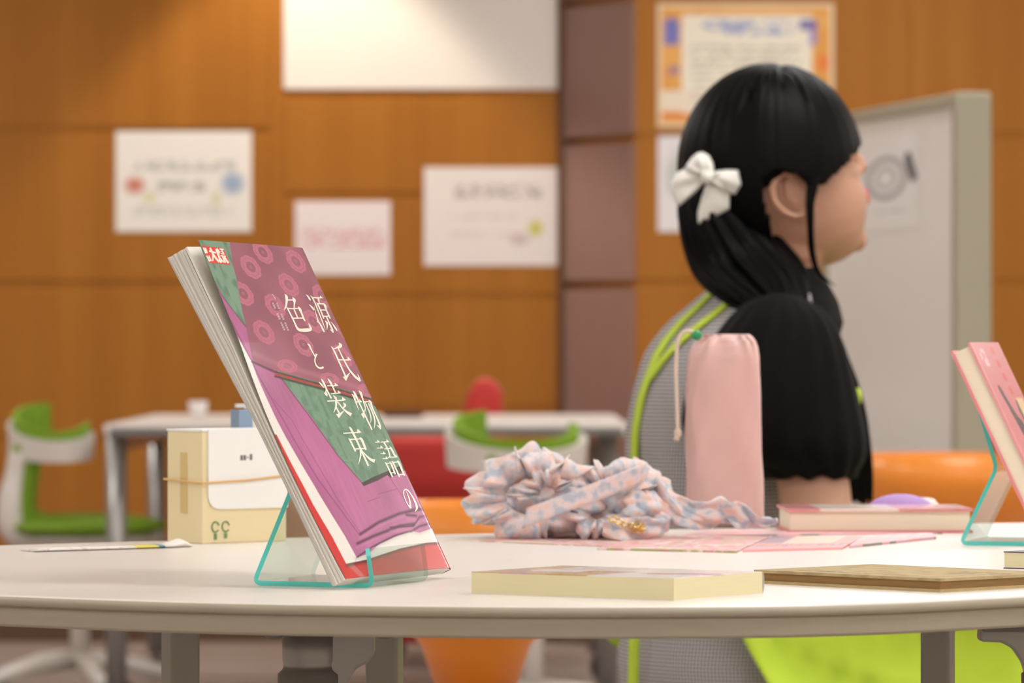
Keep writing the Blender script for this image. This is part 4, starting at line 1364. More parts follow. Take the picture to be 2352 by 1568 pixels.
# ------------------------------------------------------------------ cream card box with grey flap
kA, kB, kC = T(380, 1244), T(465, 1249), T(658, 1242)
e1 = (kA - kB); e2 = (kC - kB)
e2n = e2.normalized(); e1n = Vector((-e2n.y, e2n.x, 0))
if e1n.dot(e1) < 0: e1n = -e1n
bw, bd_, bh = e2.length, e1.length * 0.86, 0.111
cb = thing('card_box', 'cream card box with grey flap and rubber band', 'box', kB.to_tuple())
M_card = mat('cream card', (236, 220, 176), 0.7, noise=0.03, nscale=20)
M_grey = mat('grey card', (243, 243, 240), 0.7)
def kp(a, b, z): return kB + e2n * a + e1n * b + Vector((0, 0, z))
def kslab(a0, a1, b0, b1, z0, z1):
    q = [kp(a0, b0, z0), kp(a1, b0, z0), kp(a1, b1, z0), kp(a0, b1, z0)]
    return extrude(q, (0, 0, z1 - z0))
obj('body', *kslab(0, bw, 0, bd_, 0, bh), M_card, cb, bevel=0.0012)
obj('lid', *kslab(-0.0005, bw + 0.0005, -0.0005, bd_ + 0.0005, bh, bh + 0.002), M_grey, cb)
fl = [(0.006, bh + 0.002), (bw, bh + 0.002), (bw, 0.034)]
for k in range(7):
    a = math.radians(90 * k / 6)
    fl.append((0.02 - 0.014 * math.sin(a) , 0.048 - 0.014 * math.cos(a)))
V, Fc = extrude([kp(a, -0.0026, z) for a, z in fl], -e1n * -0.0022)
flap = obj('flap', V, Fc, M_grey, cb)
for a0, z0, ww, hh in ((0.046, 0.082, 0.003, 0.005), (0.050, 0.082, 0.003, 0.005), (0.0545, 0.084, 0.0015, 0.0015), (0.058, 0.082, 0.003, 0.006)):
    obj('print_mark', *kslab(a0, a0 + ww, -0.0030, -0.0027, z0, z0 + hh), mat('grey ink', (120, 116, 112), 0.7), flap)
M_gink = mat('green ink', (110, 150, 104), 0.7)
for cxm, kind in ((0.016, 0), (0.029, 1)):
    pth = [kp(cxm + 0.0045 * math.cos(a), -0.0008, 0.0165 + 0.005 * math.sin(a)) for a in np.linspace(0.3, 5.6, 16)]
    obj('recycling_mark', *tube(pth, 0.0007, 6), M_gink, cb)
    obj('recycling_mark', *kslab(cxm - 0.0015, cxm + 0.0015, -0.0012, 0.0, 0.004 + 0.001 * kind, 0.010), M_gink, cb)
rb = []
for a, b, z in ((-0.0035, -0.0035, 0.060), (bw * 0.5, -0.0045, 0.062), (bw + 0.002, -0.0035, 0.066), (bw + 0.002, bd_ + 0.002, 0.064), (bw * .5, bd_ + 0.003, 0.062), (-0.0025, bd_ + 0.002, 0.063)):
    rb.append(kp(a, b, z))
rb.append(rb[0])
obj('rubber_band', *tube(rb, 0.0011, 6), mat('rubber band', (222, 178, 112), 0.6), cb)
obj('tape_strip', *kslab(-0.0006, 0.0002, bd_ * 0.42, bd_ * 0.62, 0.03, 0.09), mat('clear tape', (216, 190, 130), 0.3), cb)

# blue and white packet behind the box
c = T(577, 1240)
pkx, pky = xpx(572, 4.852), 4.856
pt_ = thing('drink_carton', 'blue and white carton standing behind the cream card box', 'carton', (pkx, pky, TZ))
M_carton = mat('carton white', (228, 226, 222), 0.4)
def cpt(a, b, z): return Vector((pkx, pky, z)) + Vector((math.cos(0.5), math.sin(0.5), 0)) * a + Vector((-math.sin(0.5), math.cos(0.5), 0)) * b
def cslab(a0, a1, b0, b1, z0, z1): return extrude([cpt(a0, b0, z0), cpt(a1, b0, z0), cpt(a1, b1, z0), cpt(a0, b1, z0)], (0, 0, z1 - z0))
obj('body', *cslab(-0.001, 0.016, -0.010, 0.010, TZ, TZ + 0.133), M_carton, pt_)
obj('blue_side', *cslab(-0.016, -0.001, -0.010, 0.010, TZ, TZ + 0.131), mat('pale blue print', (140, 164, 190), 0.4), pt_)
obj('top_fold', *cslab(-0.015, 0.015, -0.003, 0.003, TZ + 0.133, TZ + 0.137), M_carton, pt_)

# ------------------------------------------------------------------ thin wrapped stick at the left
s0 = T(62, 1267); s1 = T(385, 1257)
st = thing('wrapper_strip', 'flat white wrapper strip with yellow and blue band beside card box', 'packet', s0.to_tuple())
dv = (s1 - s0); L_ = dv.length; dn = dv.normalized(); side = Vector((-dn.y, dn.x, 0))
def sp(a, b, z): return s0 + dn * a + side * b + Vector((0, 0, z))
def sring(a, w=0.015, h=0.0017): return [sp(a, w * math.cos(q), h + h * math.sin(q)) for q in np.linspace(0, 2 * math.pi, 12, endpoint=False)]
obj('sleeve', *loft([sring(a) for a in np.linspace(0.0, L_ * 0.72, 8)]), mat_two('printed wrapper', (236, 230, 224), (190, 160, 150), 'noise', 160, 0.55, 0.75, stretch=(1, 1, 1)), st, smooth=True)
obj('yellow_band', *loft([sring(a, 0.0153, 0.0018) for a in (L_ * 0.72, L_ * 0.88)]), mat('wrapper yellow', (226, 212, 96), 0.5), st)
obj('blue_band', *loft([sring(a, 0.0153, 0.0018) for a in (L_ * 0.88, L_ * 0.925)]), mat('wrapper blue', (70, 130, 150), 0.5), st)
obj('white_end', *loft([sring(L_ * 0.925), sring(L_ * 1.0, 0.012, 0.0022), sring(L_ * 1.08, 0.011, 0.0042), sring(L_ * 1.16, 0.006, 0.0015)]), mat('wrapper white', (240, 234, 226), 0.6), st, smooth=True)

# ------------------------------------------------------------------ flat pink papers and folders
def flat_sheet(name, label, cat, quad, th, fn, z=TZ, nx=70, ny=50, group=None):
    q = [T(*p) for p in quad]
    nx_, ny_ = nx, ny
    X, Y = np.meshgrid(np.linspace(0, 1, nx_), np.linspace(0, 1, ny_))
    C = np.ones((ny_, nx_, 3)) * np.array(srgb(236, 190, 190))
    fn(X, Y, C)
    P = np.zeros((ny_, nx_, 3))
    for k in range(3):
        P[..., k] = (q[0][k] * (1 - X) + q[1][k] * X) * (1 - Y) + (q[3][k] * (1 - X) + q[2][k] * X) * Y
    P[..., 2] = z + th
    va, fa = grid_mesh(P); n = len(va)
    vb = va.copy(); vb[:, 2] = z
    Fx = list(map(tuple, fa)) + [tuple(i + n for i in reversed(f)) for f in fa]
    idx = np.arange(n).reshape(ny_, nx_)
    loop = list(idx[0, :]) + list(idx[1:, -1]) + list(idx[-1, ::-1][1:]) + list(idx[::-1, 0][1:-1])
    for i in range(len(loop)):
        a, b = int(loop[i]), int(loop[(i + 1) % len(loop)])
        Fx.append((b, a, a + n, b + n))
    o = obj(name, np.concatenate([va, vb]), Fx, M_satin, None, col=np.concatenate([C.reshape(-1, 3)] * 2))
    return tag(o, label, cat, group)
def f_a(X, Y, C):
    paint(C, np.ones(X.shape), (236, 184, 186), 1)
    paint(C, value_noise(X, Y, 14, 41) > 0.62, (244, 220, 214), 0.9)
    paint(C, value_noise(X, Y, 18, 42) > 0.74, (190, 196, 130), 0.7)
    paint(C, value_noise(X, Y, 22, 43) > 0.78, (214, 130, 140), 0.7)
    paint(C, (Y < 0.03) & (value_noise(X, Y, 30, 44) > 0.4), (170, 170, 110), 0.7)
def f_b(X, Y, C):
    paint(C, np.ones(X.shape), (240, 176, 176), 1)
    paint(C, (X < 0.25) & (Y > 0.45), (176, 150, 168), 0.9)
    paint(C, (X > 0.27) & (X < 0.8) & (Y > 0.4), (238, 222, 200), 0.9)
    paint(C, (Y > 0.25) & (Y < 0.36) & (value_noise(X, Y, 40, 45) > 0.55), (200, 140, 70), 0.9)
    paint(C, (Y > 0.2) & (Y < 0.3) & (value_noise(X, Y, 40, 46) > 0.65), (110, 130, 190), 0.9)
def f_c(X, Y, C):
    paint(C, np.ones(X.shape), (238, 178, 182), 1)
    paint(C, value_noise(X, Y, 12, 47) > 0.6, (222, 190, 200), 0.9)
    paint(C, (Y < 0.22) & (value_noise(X, Y, 16, 48) > 0.6), (110, 130, 112), 0.8)
    paint(C, (Y > 0.5) & (value_noise(X, Y, 16, 49) > 0.62), (240, 226, 210), 0.8)
flat_sheet('leaflet', 'pale pink leaflet lying under the ruffled pastel cloth', 'leaflet', [(1080, 1243), (1395, 1256), (1480, 1233), (1250, 1229)], 0.0008, f_a)
flat_sheet('clear_folder', 'glossy pink patterned folder before the ruffled pastel cloth', 'folder', [(1372, 1263), (1692, 1270), (1768, 1236), (1480, 1232)], 0.0022, f_a)
flat_sheet('clear_folder', 'pink folder with cream and lilac picture between other pink sheets', 'folder', [(1706, 1268), (1935, 1262), (1985, 1236), (1776, 1236)], 0.0024, f_b)
flat_sheet('clear_folder', 'pink folder with dark green marks before the pink hardcover', 'folder', [(1950, 1259), (2150, 1238), (2140, 1228), (1985, 1234)], 0.0026, f_c)
flat_sheet('leaflet', 'lilac pink leaflet tucked before the pink pouch', 'leaflet', [(1560, 1233), (2165, 1226), (2060, 1225.5), (1640, 1219)], 0.0016, f_c)

# ------------------------------------------------------------------ pink drawstring pouch
pc = T(1665, 1208)
pch = thing('drawstring_pouch', 'tall pink drawstring pouch standing on the table', 'pouch', (pc.x, pc.y, TZ))
M_pouch = mat('pink satin cloth', (222, 180, 174), 0.55, noise=0.04, nscale=30, bump=0.15, bscale=500, sheen=0.2)
sP = F / pc.y
nseg = 56
rings = []
prof = [(0.0, 92, 0.024), (0.004, 93, 0.028), (0.02, 90, 0.030), (0.06, 88, 0.030), (0.10, 87, 0.030), (0.14, 86, 0.029), (0.17, 84, 0.028), (0.185, 80, 0.026), (0.195, 74, 0.022), (0.2005, 68, 0.018), (0.204, 60, 0.013), (0.2065, 50, 0.008)]
cxs = [1664, 1664, 1664, 1663, 1662, 1661, 1661, 1662, 1664, 1666, 1668, 1670]
zz = sorted(set([q[0] for q in prof] + list(np.linspace(0.01, 0.2, 40))))
prof2_ = [(z, float(np.interp(z, [q[0] for q in prof], [q[1] for q in prof])), float(np.interp(z, [q[0] for q in prof], [q[2] for q in prof]))) for z in zz]
cxs2 = [float(np.interp(z, [q[0] for q in prof], cxs)) for z in zz]
for (z, hw, dp), cxp in zip(prof2_, cxs2):
    ring = []
    cx_ = (cxp - CX) / F * pc.y
    for k in range(nseg):
        a = 2 * math.pi * k / nseg
        ex = 2 / 3.2
        X = hw / sP * math.copysign(abs(math.cos(a)) ** ex, math.cos(a))
        Y = dp * math.copysign(abs(math.sin(a)) ** ex, math.sin(a))
        fold = 0.0026 * math.sin(a * 13 + 2 * math.sin(z * 60)) * max(0, (z - 0.165) / 0.035) ** 1.3 + 0.0011 * math.sin(a * 5 + z * 45) + 0.0009 * math.sin(a * 9 - z * 80)
        Z = z + (0.0016 * math.sin(a * 15) if z > 0.2 else 0)
        ring.append(Vector((cx_ + X * (1 + fold * 12), pc.y + Y + fold, TZ + Z)))
    rings.append(ring)
V, Fc = loft(rings, True)
obj('pouch_body', V, Fc, M_pouch, pch, smooth=True)
def pp(x, y, d=0.0): return W(x, y, pc.y + d)
cord = spline([pp(1612, 778, -0.018), pp(1598, 766, -0.02), pp(1575, 760, -0.02), pp(1559, 778, -0.02), pp(1553, 830, -0.02), pp(1554, 900, -0.02), pp(1556, 960, -0.02), pp(1557, 992, -0.02)], 6)
M_cord = mat('cream cord', (228, 208, 190), 0.8, bump=0.4, bscale=900)
cd = obj('cord', *tube(cord, 0.0022, 8), M_cord, pch, smooth=True)
obj('knot', *ellipsoid(pp(1557, 994, -0.02), (0.0042, 0.0042, 0.0055), 12, 8), M_cord, cd, smooth=True)
obj('cord_end', *tube([pp(1556, 996, -0.02), pp(1553, 1012, -0.02)], [0.002, 0.0035], 8), M_cord, cd, smooth=True)
obj('toggle_bead', *ellipsoid(pp(1600, 770, -0.02), (0.0062, 0.0058, 0.0055), 16, 10), mat('green bead', (40, 150, 90), 0.3), pch, smooth=True)

# ------------------------------------------------------------------ ruffled pastel cloth
M_cloth = mat_two('pastel check cloth', (182, 192, 204), (236, 198, 186), 'noise', 80, 0.36, 0.66, 0.85, rgb3=(228, 214, 214), sheen=0.3)
cc = T(1420, 1236)
rf = thing('ruffled_cloth', 'crumpled ruffled cloth in pastel pink and blue check', 'cloth', (cc.x, cc.y, TZ))
DC = cc.y
def cp(x, y, d=0.0): return W(x, y, DC + d)
def frill_ring(cx, cy, r_in, r_out, yk, waves, depth0, depth1, a0, a1, seed, amp=0.014, n=340, m=9):
    """gathered ruffle round an opening: inner edge drawn in, outer edge standing in sharp waves"""
    r_ = random.Random(seed); ph = [r_.uniform(0, 6.28) for _ in range(6)]
    P = np.zeros((m, n, 3))
    for i in range(n):
        a = a0 + (a1 - a0) * i / (n - 1)
        u_ = waves * (a + 0.10 * math.sin(3 * a + ph[3])) + ph[0]
        tri = 2 * abs(((u_ / math.pi) % 2) - 1) - 1            # sharp pleats
        wv_ = 0.65 * tri + 0.35 * math.sin(u_ * 1.63 + ph[1])
        for j in range(m):
            s = j / (m - 1)
            r = r_in + (r_out * (1 + 0.09 * math.sin(waves * 0.37 * a + ph[2])) - r_in) * s
            d = depth0 + (depth1 - depth0) * math.sin(s * math.pi * 0.8) + amp * (s ** 0.7) * wv_
            rr = r + 15 * s * math.sin(u_ + 1.1) + 5 * s * math.sin(u_ * 2.3 + ph[4])
            aa = a + 0.16 * s * math.sin(u_ * 0.5 + ph[5])
            p = cp(cx + rr * math.cos(aa), cy - rr * yk * math.sin(aa), d)
            P[j, i] = (p.x, p.y, max(p.z, TZ + 0.001))
    return P
def cloth_sheet(name, P, th=0.0012):
    V, Fc = grid_mesh(P)
    o = obj(name, V, Fc, M_cloth, rf, smooth=True)
    md = o.modifiers.new('thick', 'SOLIDIFY'); md.thickness = th; md.offset = 0
    return o
cloth_sheet('outer_frill', frill_ring(1228, 1140, 66, 148, 0.68, 13, -0.012, -0.034, 0.55, 2 * math.pi + 0.1, 1))
cloth_sheet('back_frill', frill_ring(1240, 1134, 80, 162, 0.62, 11, 0.035, 0.008, 0.2, 2 * math.pi - 0.1, 2, 0.012))
cloth_sheet('inner_frill', frill_ring(1258, 1132, 18, 74, 0.76, 9, -0.014, -0.034, -0.9, 3.6, 3, 0.010))
cloth_sheet('middle_frill', frill_ring(1395, 1146, 24, 104, 0.88, 9, -0.006, -0.03, 0.05, 3.4, 5, 0.012))
cloth_sheet('lower_frill', frill_ring(1372, 1176, 20, 70, 0.80, 9, -0.035, -0.058, 3.3, 6.2, 8, 0.008))
# bundled cloth: lumps with creases
def lump(name, cx, cy, rx, rz_, ry, seed, d=0.0, tilt=0.0):
    nu_, nv2 = 64, 34
    P = np.zeros((nv2, nu_, 3))
    r_ = random.Random(seed); k = [r_.uniform(0, 6.28) for _ in range(6)]
    s = F / (DC + d)
    for j in range(nv2):
        th = math.pi * (j + 0.5) / nv2
        for i in range(nu_):
            ph = 2 * math.pi * i / nu_
            f = 1 + 0.09 * math.sin(3 * ph + 2 * th + k[0]) + 0.07 * math.sin(5 * ph - 3 * th + k[1]) + 0.05 * math.sin(9 * th + 2 * ph + k[2]) + 0.03 * math.sin(11 * ph + 5 * th + k[3])
            f -= 0.16 * max(0, math.sin(4 * th + 3 * ph + k[4])) ** 8 + 0.12 * max(0, math.sin(6 * ph - 5 * th + k[5])) ** 10
            f += 0.02 * math.sin(17 * ph + 6 * th + k[1]) + 0.02 * math.sin(14 * th - 8 * ph + k[2])
            x = math.sin(th) * math.cos(ph) * rx * f; y = math.sin(th) * math.sin(ph) * ry * f; z = math.cos(th) * rz_ * f
            x, z = x * math.cos(tilt) - z * math.sin(tilt), x * math.sin(tilt) + z * math.cos(tilt)
            p = cp(cx, cy, d) + Vector((x / s, y / s, z / s))
            P[j, i] = (p.x, p.y, max(p.z, TZ + 0.0005))
    V, Fc = grid_mesh(P, True)
    n = len(V)
    Fc.append(tuple(range(nu_ - 1, -1, -1))); Fc.append(tuple(range(n - nu_, n)))
    return obj(name, V, Fc, M_cloth, rf, smooth=True)
lump('bundle', 1440, 1150, 100, 88, 110, 2, 0.02, -0.1)
lump('bundle', 1480, 1178, 66, 48, 60, 5, -0.03, 0.0)
lump('bundle', 1250, 1170, 120, 62, 90, 9, 0.05, 0.0)
lump('bundle', 1330, 1205, 120, 34, 50, 12, 0.0, 0.0)
# flat strap across
pa = [cp(1205, 1190, -0.055), cp(1290, 1158, -0.066), cp(1370, 1128, -0.066), cp(1450, 1098, -0.05), cp(1480, 1085, -0.03)]
pa = spline(pa, 6)
P = np.zeros((len(pa), 5, 3))
for i, p in enumerate(pa):
    for j in range(5):
        q = (j - 2) / 2
        w_ = 0.0105
        P[i, j] = (p.x + 0.25 * q * w_, p.y + 0.001 * math.cos(q * 1.5), p.z + q * w_)
cloth_sheet('strap', P)
# tie end running to the right: a soft twisted band
def tie_band(pts, widths, tw0, tw1, name='tie_end'):
    pa_ = spline(pts, 8); n = len(pa_); wd = lerp_list(widths, n)
    P = np.zeros((n, 9, 3))
    for i, p in enumerate(pa_):
        a = tw0 + (tw1 - tw0) * i / (n - 1) + 0.5 * math.sin(i * 0.55)
        for j in range(9):
            q = (j - 4) / 4
            cr = 0.0035 * math.sin(q * 5 + i * 0.35)
            P[i, j] = (p.x + 0.15 * q * wd[i], p.y + q * wd[i] * math.cos(a) + cr * math.sin(a), max(p.z + q * wd[i] * math.sin(a) + cr * math.cos(a), TZ + 0.0008))
    return cloth_sheet(name, P)
tie_band([cp(1500, 1140, -0.01), cp(1545, 1160, -0.02), cp(1600, 1176, -0.03), cp(1660, 1170, -0.04), cp(1705, 1186, -0.035), cp(1745, 1200, -0.02), cp(1785, 1197, -0.01)],
         [0.022, 0.013, 0.010, 0.0145, 0.0125, 0.006, 0.0055], 1.2, 2.3)
tie_band([cp(1520, 1160, -0.03), cp(1575, 1190, -0.035), cp(1640, 1192, -0.03), cp(1700, 1190, -0.02)], [0.014, 0.009, 0.010, 0.006], 1.5, 0.7)
tie_band([cp(1385, 1212, -0.066), cp(1430, 1216, -0.078), cp(1480, 1214, -0.078), cp(1528, 1210, -0.066)], [0.008, 0.012, 0.012, 0.008], 1.0, 1.9)
# gold chain lying on the cloth
M_gold = mat('gold metal', (224, 186, 96), 0.18, metal=1.0)
ch = thing('gold_chain', 'short gold chain lying on the ruffled pastel cloth', 'chain', cp(1440, 1205, -0.085).to_tuple())
path = [(1408, 1192), (1422, 1198), (1436, 1205), (1450, 1208), (1464, 1204), (1474, 1210), (1470, 1218), (1456, 1216)]
for i, (x, y) in enumerate(path):
    c = cp(x, y, -0.085)
    a = i * 1.3
    loopp = [c + Vector((0.0036 * math.cos(q), 0.002 * math.sin(q) * math.cos(a), 0.0026 * math.sin(q))) for q in np.linspace(0, 2 * math.pi, 13)]
    obj('link', *tube(loopp, 0.0009, 6, cap=False), M_gold, ch, smooth=True)

# lilac pouch and white tissue behind the pink book
lc = T(2068, 1204)
lp = thing('soft_pouch', 'lilac soft pouch behind the pink hardcover book', 'pouch', (lc.x, 5.16, TZ))
V, Fc = ellipsoid((xpx(2068, 5.16), 5.16, TZ + 0.0165), (0.037, 0.022, 0.0195), 28, 16)
V = [Vector((v.x, v.y, max(v.z, TZ + 0.0004))) for v in V]
obj('pouch_body', V, Fc, mat('lilac cloth', (186, 152, 214), 0.7), lp, smooth=True)
obj('zip_seam', *tube(spline([(xpx(2068, 5.16) + dx, 5.1365 + abs(dx) * 0.25, TZ + 0.017) for dx in (-0.03, -0.015, 0, 0.015, 0.03)], 4), 0.0011, 6), mat('lilac zip', (160, 124, 190), 0.5), lp)
V, Fc = ellipsoid((xpx(2128, 5.17), 5.18, TZ + 0.014), (0.017, 0.016, 0.018), 22, 12)
V = [Vector((v.x + 0.002 * math.sin(v.z * 900), v.y, max(v.z, TZ + 0.0004))) for v in V]
tag(obj('crumpled_tissue', V, Fc, mat('tissue white', (240, 226, 220), 0.8), None, smooth=True), 'crumpled white tissue beside the lilac pouch', 'tissue')

# ------------------------------------------------------------------ the seated woman
DP = 6.3
def hp(x, y, d=0.0): return W(x, y, DP + d)
per = thing('person', 'woman seated sideways in black blouse and lime trimmed check pinafore', 'person', (0.28, 6.32, 0.0))
YAW = math.radians(24)
fw = Vector((math.cos(YAW), math.sin(YAW), 0))       # facing
lf = Vector((-fw.y, fw.x, 0))                        # her left, away from the camera
def skin_mat():
    m = bpy.data.materials.new('skin')
    m.use_nodes = True
    nt = m.node_tree
    b = nt.nodes['Principled BSDF']
    b.inputs['Roughness'].default_value = 0.5
    b.inputs['Subsurface Weight'].default_value = 0.15
    b.inputs['Subsurface Radius'].default_value = (0.02, 0.008, 0.004)
    b.inputs['Subsurface Scale'].default_value = 0.3
    a = nt.nodes.new('ShaderNodeAttribute'); a.attribute_name = 'print'
    nt.links.new(a.outputs['Color'], b.inputs['Base Color'])
    return m
M_skin = skin_mat()

# head frame: origin at the ear, pitched up, turned away a little
EAR = hp(1802, 442, 0.0)
PITCH = math.radians(19); HY = math.radians(14)
HS = 1.06
def hd(x, y, z):
    """head local (x forward, y her left, z up) -> world"""
    x, y, z = x * HS, y * HS, z * HS
    x, z = x * math.cos(PITCH) - z * math.sin(PITCH), x * math.sin(PITCH) + z * math.cos(PITCH)
    x, y = x * math.cos(HY) - y * math.sin(HY), x * math.sin(HY) + y * math.cos(HY)
    return Vector((EAR.x + x, EAR.y + 0.078 * HS + y, EAR.z + z))
prims = []
levels = [(-0.104, 0.050, 0.028, 0.008), (-0.099, 0.066, 0.016, 0.026), (-0.088, 0.078, 0.0, 0.040), (-0.072, 0.088, -0.03, 0.053), (-0.05, 0.099, -0.06, 0.063), (-0.03, 0.103, -0.08, 0.069),
          (-0.01, 0.102, -0.09, 0.073), (0.01, 0.097, -0.095, 0.075), (0.03, 0.097, -0.096, 0.076), (0.06, 0.092, -0.094, 0.075), (0.09, 0.077, -0.085, 0.068), (0.11, 0.06, -0.07, 0.057), (0.122, 0.035, -0.05, 0.038), (0.128, 0.005, -0.02, 0.012)]
rings = []
for z, xf, xb, w in levels:
    ring = []
    for k in range(40):
        a = 2 * math.pi * k / 40
        cx_ = (xf + xb) / 2; hx = (xf - xb) / 2
        ca, sa = math.cos(a), math.sin(a)
        px_ = cx_ + hx * math.copysign(abs(ca) ** 0.85, ca)
        py_ = w * math.copysign(abs(sa) ** 0.95, sa)
        ring.append(hd(px_, py_, z))
    rings.append(ring)
prims.append(loft(rings))
# nose, lips, chin, brow
prims.append(blobtube([hd(0.091, 0, 0.046), hd(0.098, 0, 0.028), hd(0.106, 0, 0.010), hd(0.108, 0, 0.001)], [0.008, 0.0095, 0.012, 0.0125], 14))
for s in (-1, 1):
    prims.append(ellipsoid(hd(0.101, s * 0.0115, -0.004), (0.009, 0.0075, 0.0075), 12, 8))
    prims.append(ellipsoid(hd(0.078, s * 0.032, 0.0), (0.018, 0.02, 0.02), 14, 10))     # cheek
    prims.append(ellipsoid(hd(0.089, s * 0.030, 0.032), (0.011, 0.013, 0.009), 12, 8))     # eyelid
prims.append(blobtube([hd(0.096, -0.02, -0.0365), hd(0.1065, 0, -0.0325), hd(0.096, 0.02, -0.0365)], [0.004, 0.006, 0.004], 10))
prims.append(blobtube([hd(0.096, -0.018, -0.0405), hd(0.1055, 0, -0.0435), hd(0.096, 0.018, -0.0405)], [0.004, 0.006, 0.004], 10))
prims.append(ellipsoid(hd(0.074, 0, -0.085), (0.017, 0.022, 0.017), 14, 10))
# ears: rim and lobe
for s in (-1, 1):
    rim = [hd(0.0255 * math.cos(a) - 0.011 - 0.004 * math.sin(a), s * (0.077 + 0.009 * (math.cos(a) < 0.3)), 0.0285 * math.sin(a) + 0.001) for a in np.linspace(0.3, 2 * math.pi - 0.5, 18)]
    prims.append(blobtube(rim, [0.0048] * len(rim), 8))
    prims.append(ellipsoid(hd(-0.011, s * 0.073, 0.0), (0.023, 0.006, 0.026), 14, 10))
    prims.append(ellipsoid(hd(0.006, s * 0.078, -0.026), (0.008, 0.006, 0.008), 12, 8))
    inner = [hd(-0.007 + 0.009 * math.cos(a), s * 0.080, 0.004 + 0.016 * math.sin(a)) for a in np.linspace(0.8, 4.4, 10)]
    prims.append(blobtube(inner, [0.003] * len(inner), 6))
# neck and torso core
neck_b = hp(1745, 690, 0.10)
prims.append(blobtube([hd(-0.02, 0, -0.02), hd(-0.012, 0, -0.075), hp(1790, 600, 0.09), hp(1760, 680, 0.09)], [0.056, 0.053, 0.052, 0.060], 18))
def tp(z, f_, l_):
    """torso point by height, forward and left offsets from the spine line"""
    zs = [0.40, 0.52, 0.62, 0.72, 0.80, 0.86, 0.92, 0.97, 1.01]
    cx = [0.285, 0.283, 0.273, 0.271, 0.278, 0.292, 0.310, 0.336, 0.350]
    x = float(np.interp(z, zs, cx))
    return Vector((x, 6.36, z)) + fw * f_ + lf * l_
TOR = [(0.44, 0.125, 0.168), (0.50, 0.128, 0.172), (0.56, 0.118, 0.162), (0.63, 0.103, 0.146), (0.70, 0.102, 0.143), (0.77, 0.108, 0.150), (0.84, 0.114, 0.160), (0.90, 0.110, 0.168), (0.945, 0.096, 0.160), (0.975, 0.078, 0.125), (1.0, 0.062, 0.085), (1.015, 0.052, 0.06)]
def torso_ring(z, a, b, n=48, off=0.0):
    return [tp(z, (a + off) * math.cos(t), (b + off) * math.sin(t)) for t in [2 * math.pi * k / n for k in range(n)]]
prims.append(loft([torso_ring(z, a, b, 32, -0.006) for z, a, b in TOR]))
# arms
sh_n = tp(0.905, 0.0, -0.150); el_n = hp(1888, 1245, -0.14); wr_n = Vector((0.56, 6.24, 0.600))
sh_f = tp(0.90, 0.01, 0.135); el_f = Vector((sh_f.x + 0.10, sh_f.y + 0.03, 0.69)); wr_f = Vector((0.57, 6.50, 0.605))
for sh, el, wr in ((sh_n, el_n, wr_n), (sh_f, el_f, wr_f)):
    mid = (sh + el) / 2
    prims.append(blobtube([sh, mid, el * 0.85 + sh * 0.15, el], [0.046, 0.048, 0.046, 0.040], 16))
    prims.append(blobtube([el, (el * 2 + wr) / 3, (el + wr * 2) / 3, wr], [0.040, 0.040, 0.032, 0.024], 16))
    d = (wr - el).normalized(); sd_ = Vector((-d.y, d.x, 0)).normalized()
    palm = wr + d * 0.045
    prims.append(ellipsoid(palm, (0.046, 0.038, 0.016), 16, 10, Matrix.Rotation(math.atan2(d.y, d.x), 3, 'Z')))
    for k, (o_, ln) in enumerate(((-0.026, 0.058), (-0.009, 0.068), (0.009, 0.064), (0.025, 0.050))):
        b0 = palm + d * 0.034 + sd_ * o_
        prims.append(blobtube([b0, b0 + d * ln * 0.5 + Vector((0, 0, 0.004)), b0 + d * ln * 0.85 + Vector((0, 0, -0.010))], [0.0088, 0.008, 0.0072], 8))
    tb = palm - d * 0.018 + sd_ * 0.034
    prims.append(blobtube([tb, tb + d * 0.022 + sd_ * 0.018, tb + d * 0.046 + sd_ * 0.020 + Vector((0, 0, -0.006))], [0.011, 0.0095, 0.008], 8))
# legs, seated
hip = tp(0.50, 0.0, 0.0)
for s in (-1, 1):
    h0 = hip + lf * 0.085 * s; kn = h0 + fw * 0.43 + Vector((0, 0, 0.0)); an = kn + fw * 0.02 + Vector((0, 0, -0.42))
    prims.append(blobtube([h0, (h0 + kn) / 2, kn], [0.085, 0.074, 0.056], 16))
    prims.append(blobtube([kn, kn * 0.65 + an * 0.35, an], [0.055, 0.052, 0.034], 16))
    prims.append(blobtube([an + Vector((0, 0, -0.045)), an + fw * 0.07 + Vector((0, 0, -0.05)), an + fw * 0.15 + Vector((0, 0, -0.055))], [0.034, 0.032, 0.025], 12))
V, Fc = join(*prims)
body = remeshed('body', V, Fc, 0.0034, M_skin, per, 3)
# skin tint with pink lips, set per vertex
nvb = len(body.data.vertices)
co = np.zeros(nvb * 3); body.data.vertices.foreach_get('co', co); co = co.reshape(-1, 3) + np.array(per.location)
colr = np.tile(np.array(srgb(202, 154, 128)), (nvb, 1))
lipc = np.array(hd(0.110, 0, -0.038))
dl = np.linalg.norm((co - lipc) / np.array([0.012, 0.024, 0.0105]), axis=1)
colr[dl < 1] = np.array(srgb(208, 98, 102))
ca = body.data.color_attributes.new('print', 'FLOAT_COLOR', 'POINT')
c4 = np.ones((nvb, 4), dtype=np.float32); c4[:, :3] = colr
ca.data.foreach_set('color', c4.ravel())
# eyes
for s in (-1, 1):
    e_ = obj('eye', *ellipsoid(hd(0.091, s * 0.030, 0.026), (0.0095, 0.0095, 0.0085), 14, 10), mat('eye white', (230, 226, 220), 0.2), per, smooth=True)
    obj('iris', *ellipsoid(hd(0.0995, s * 0.030, 0.026), (0.0022, 0.005, 0.005), 12, 8), mat('dark iris', (40, 26, 20), 0.2), e_, smooth=True)

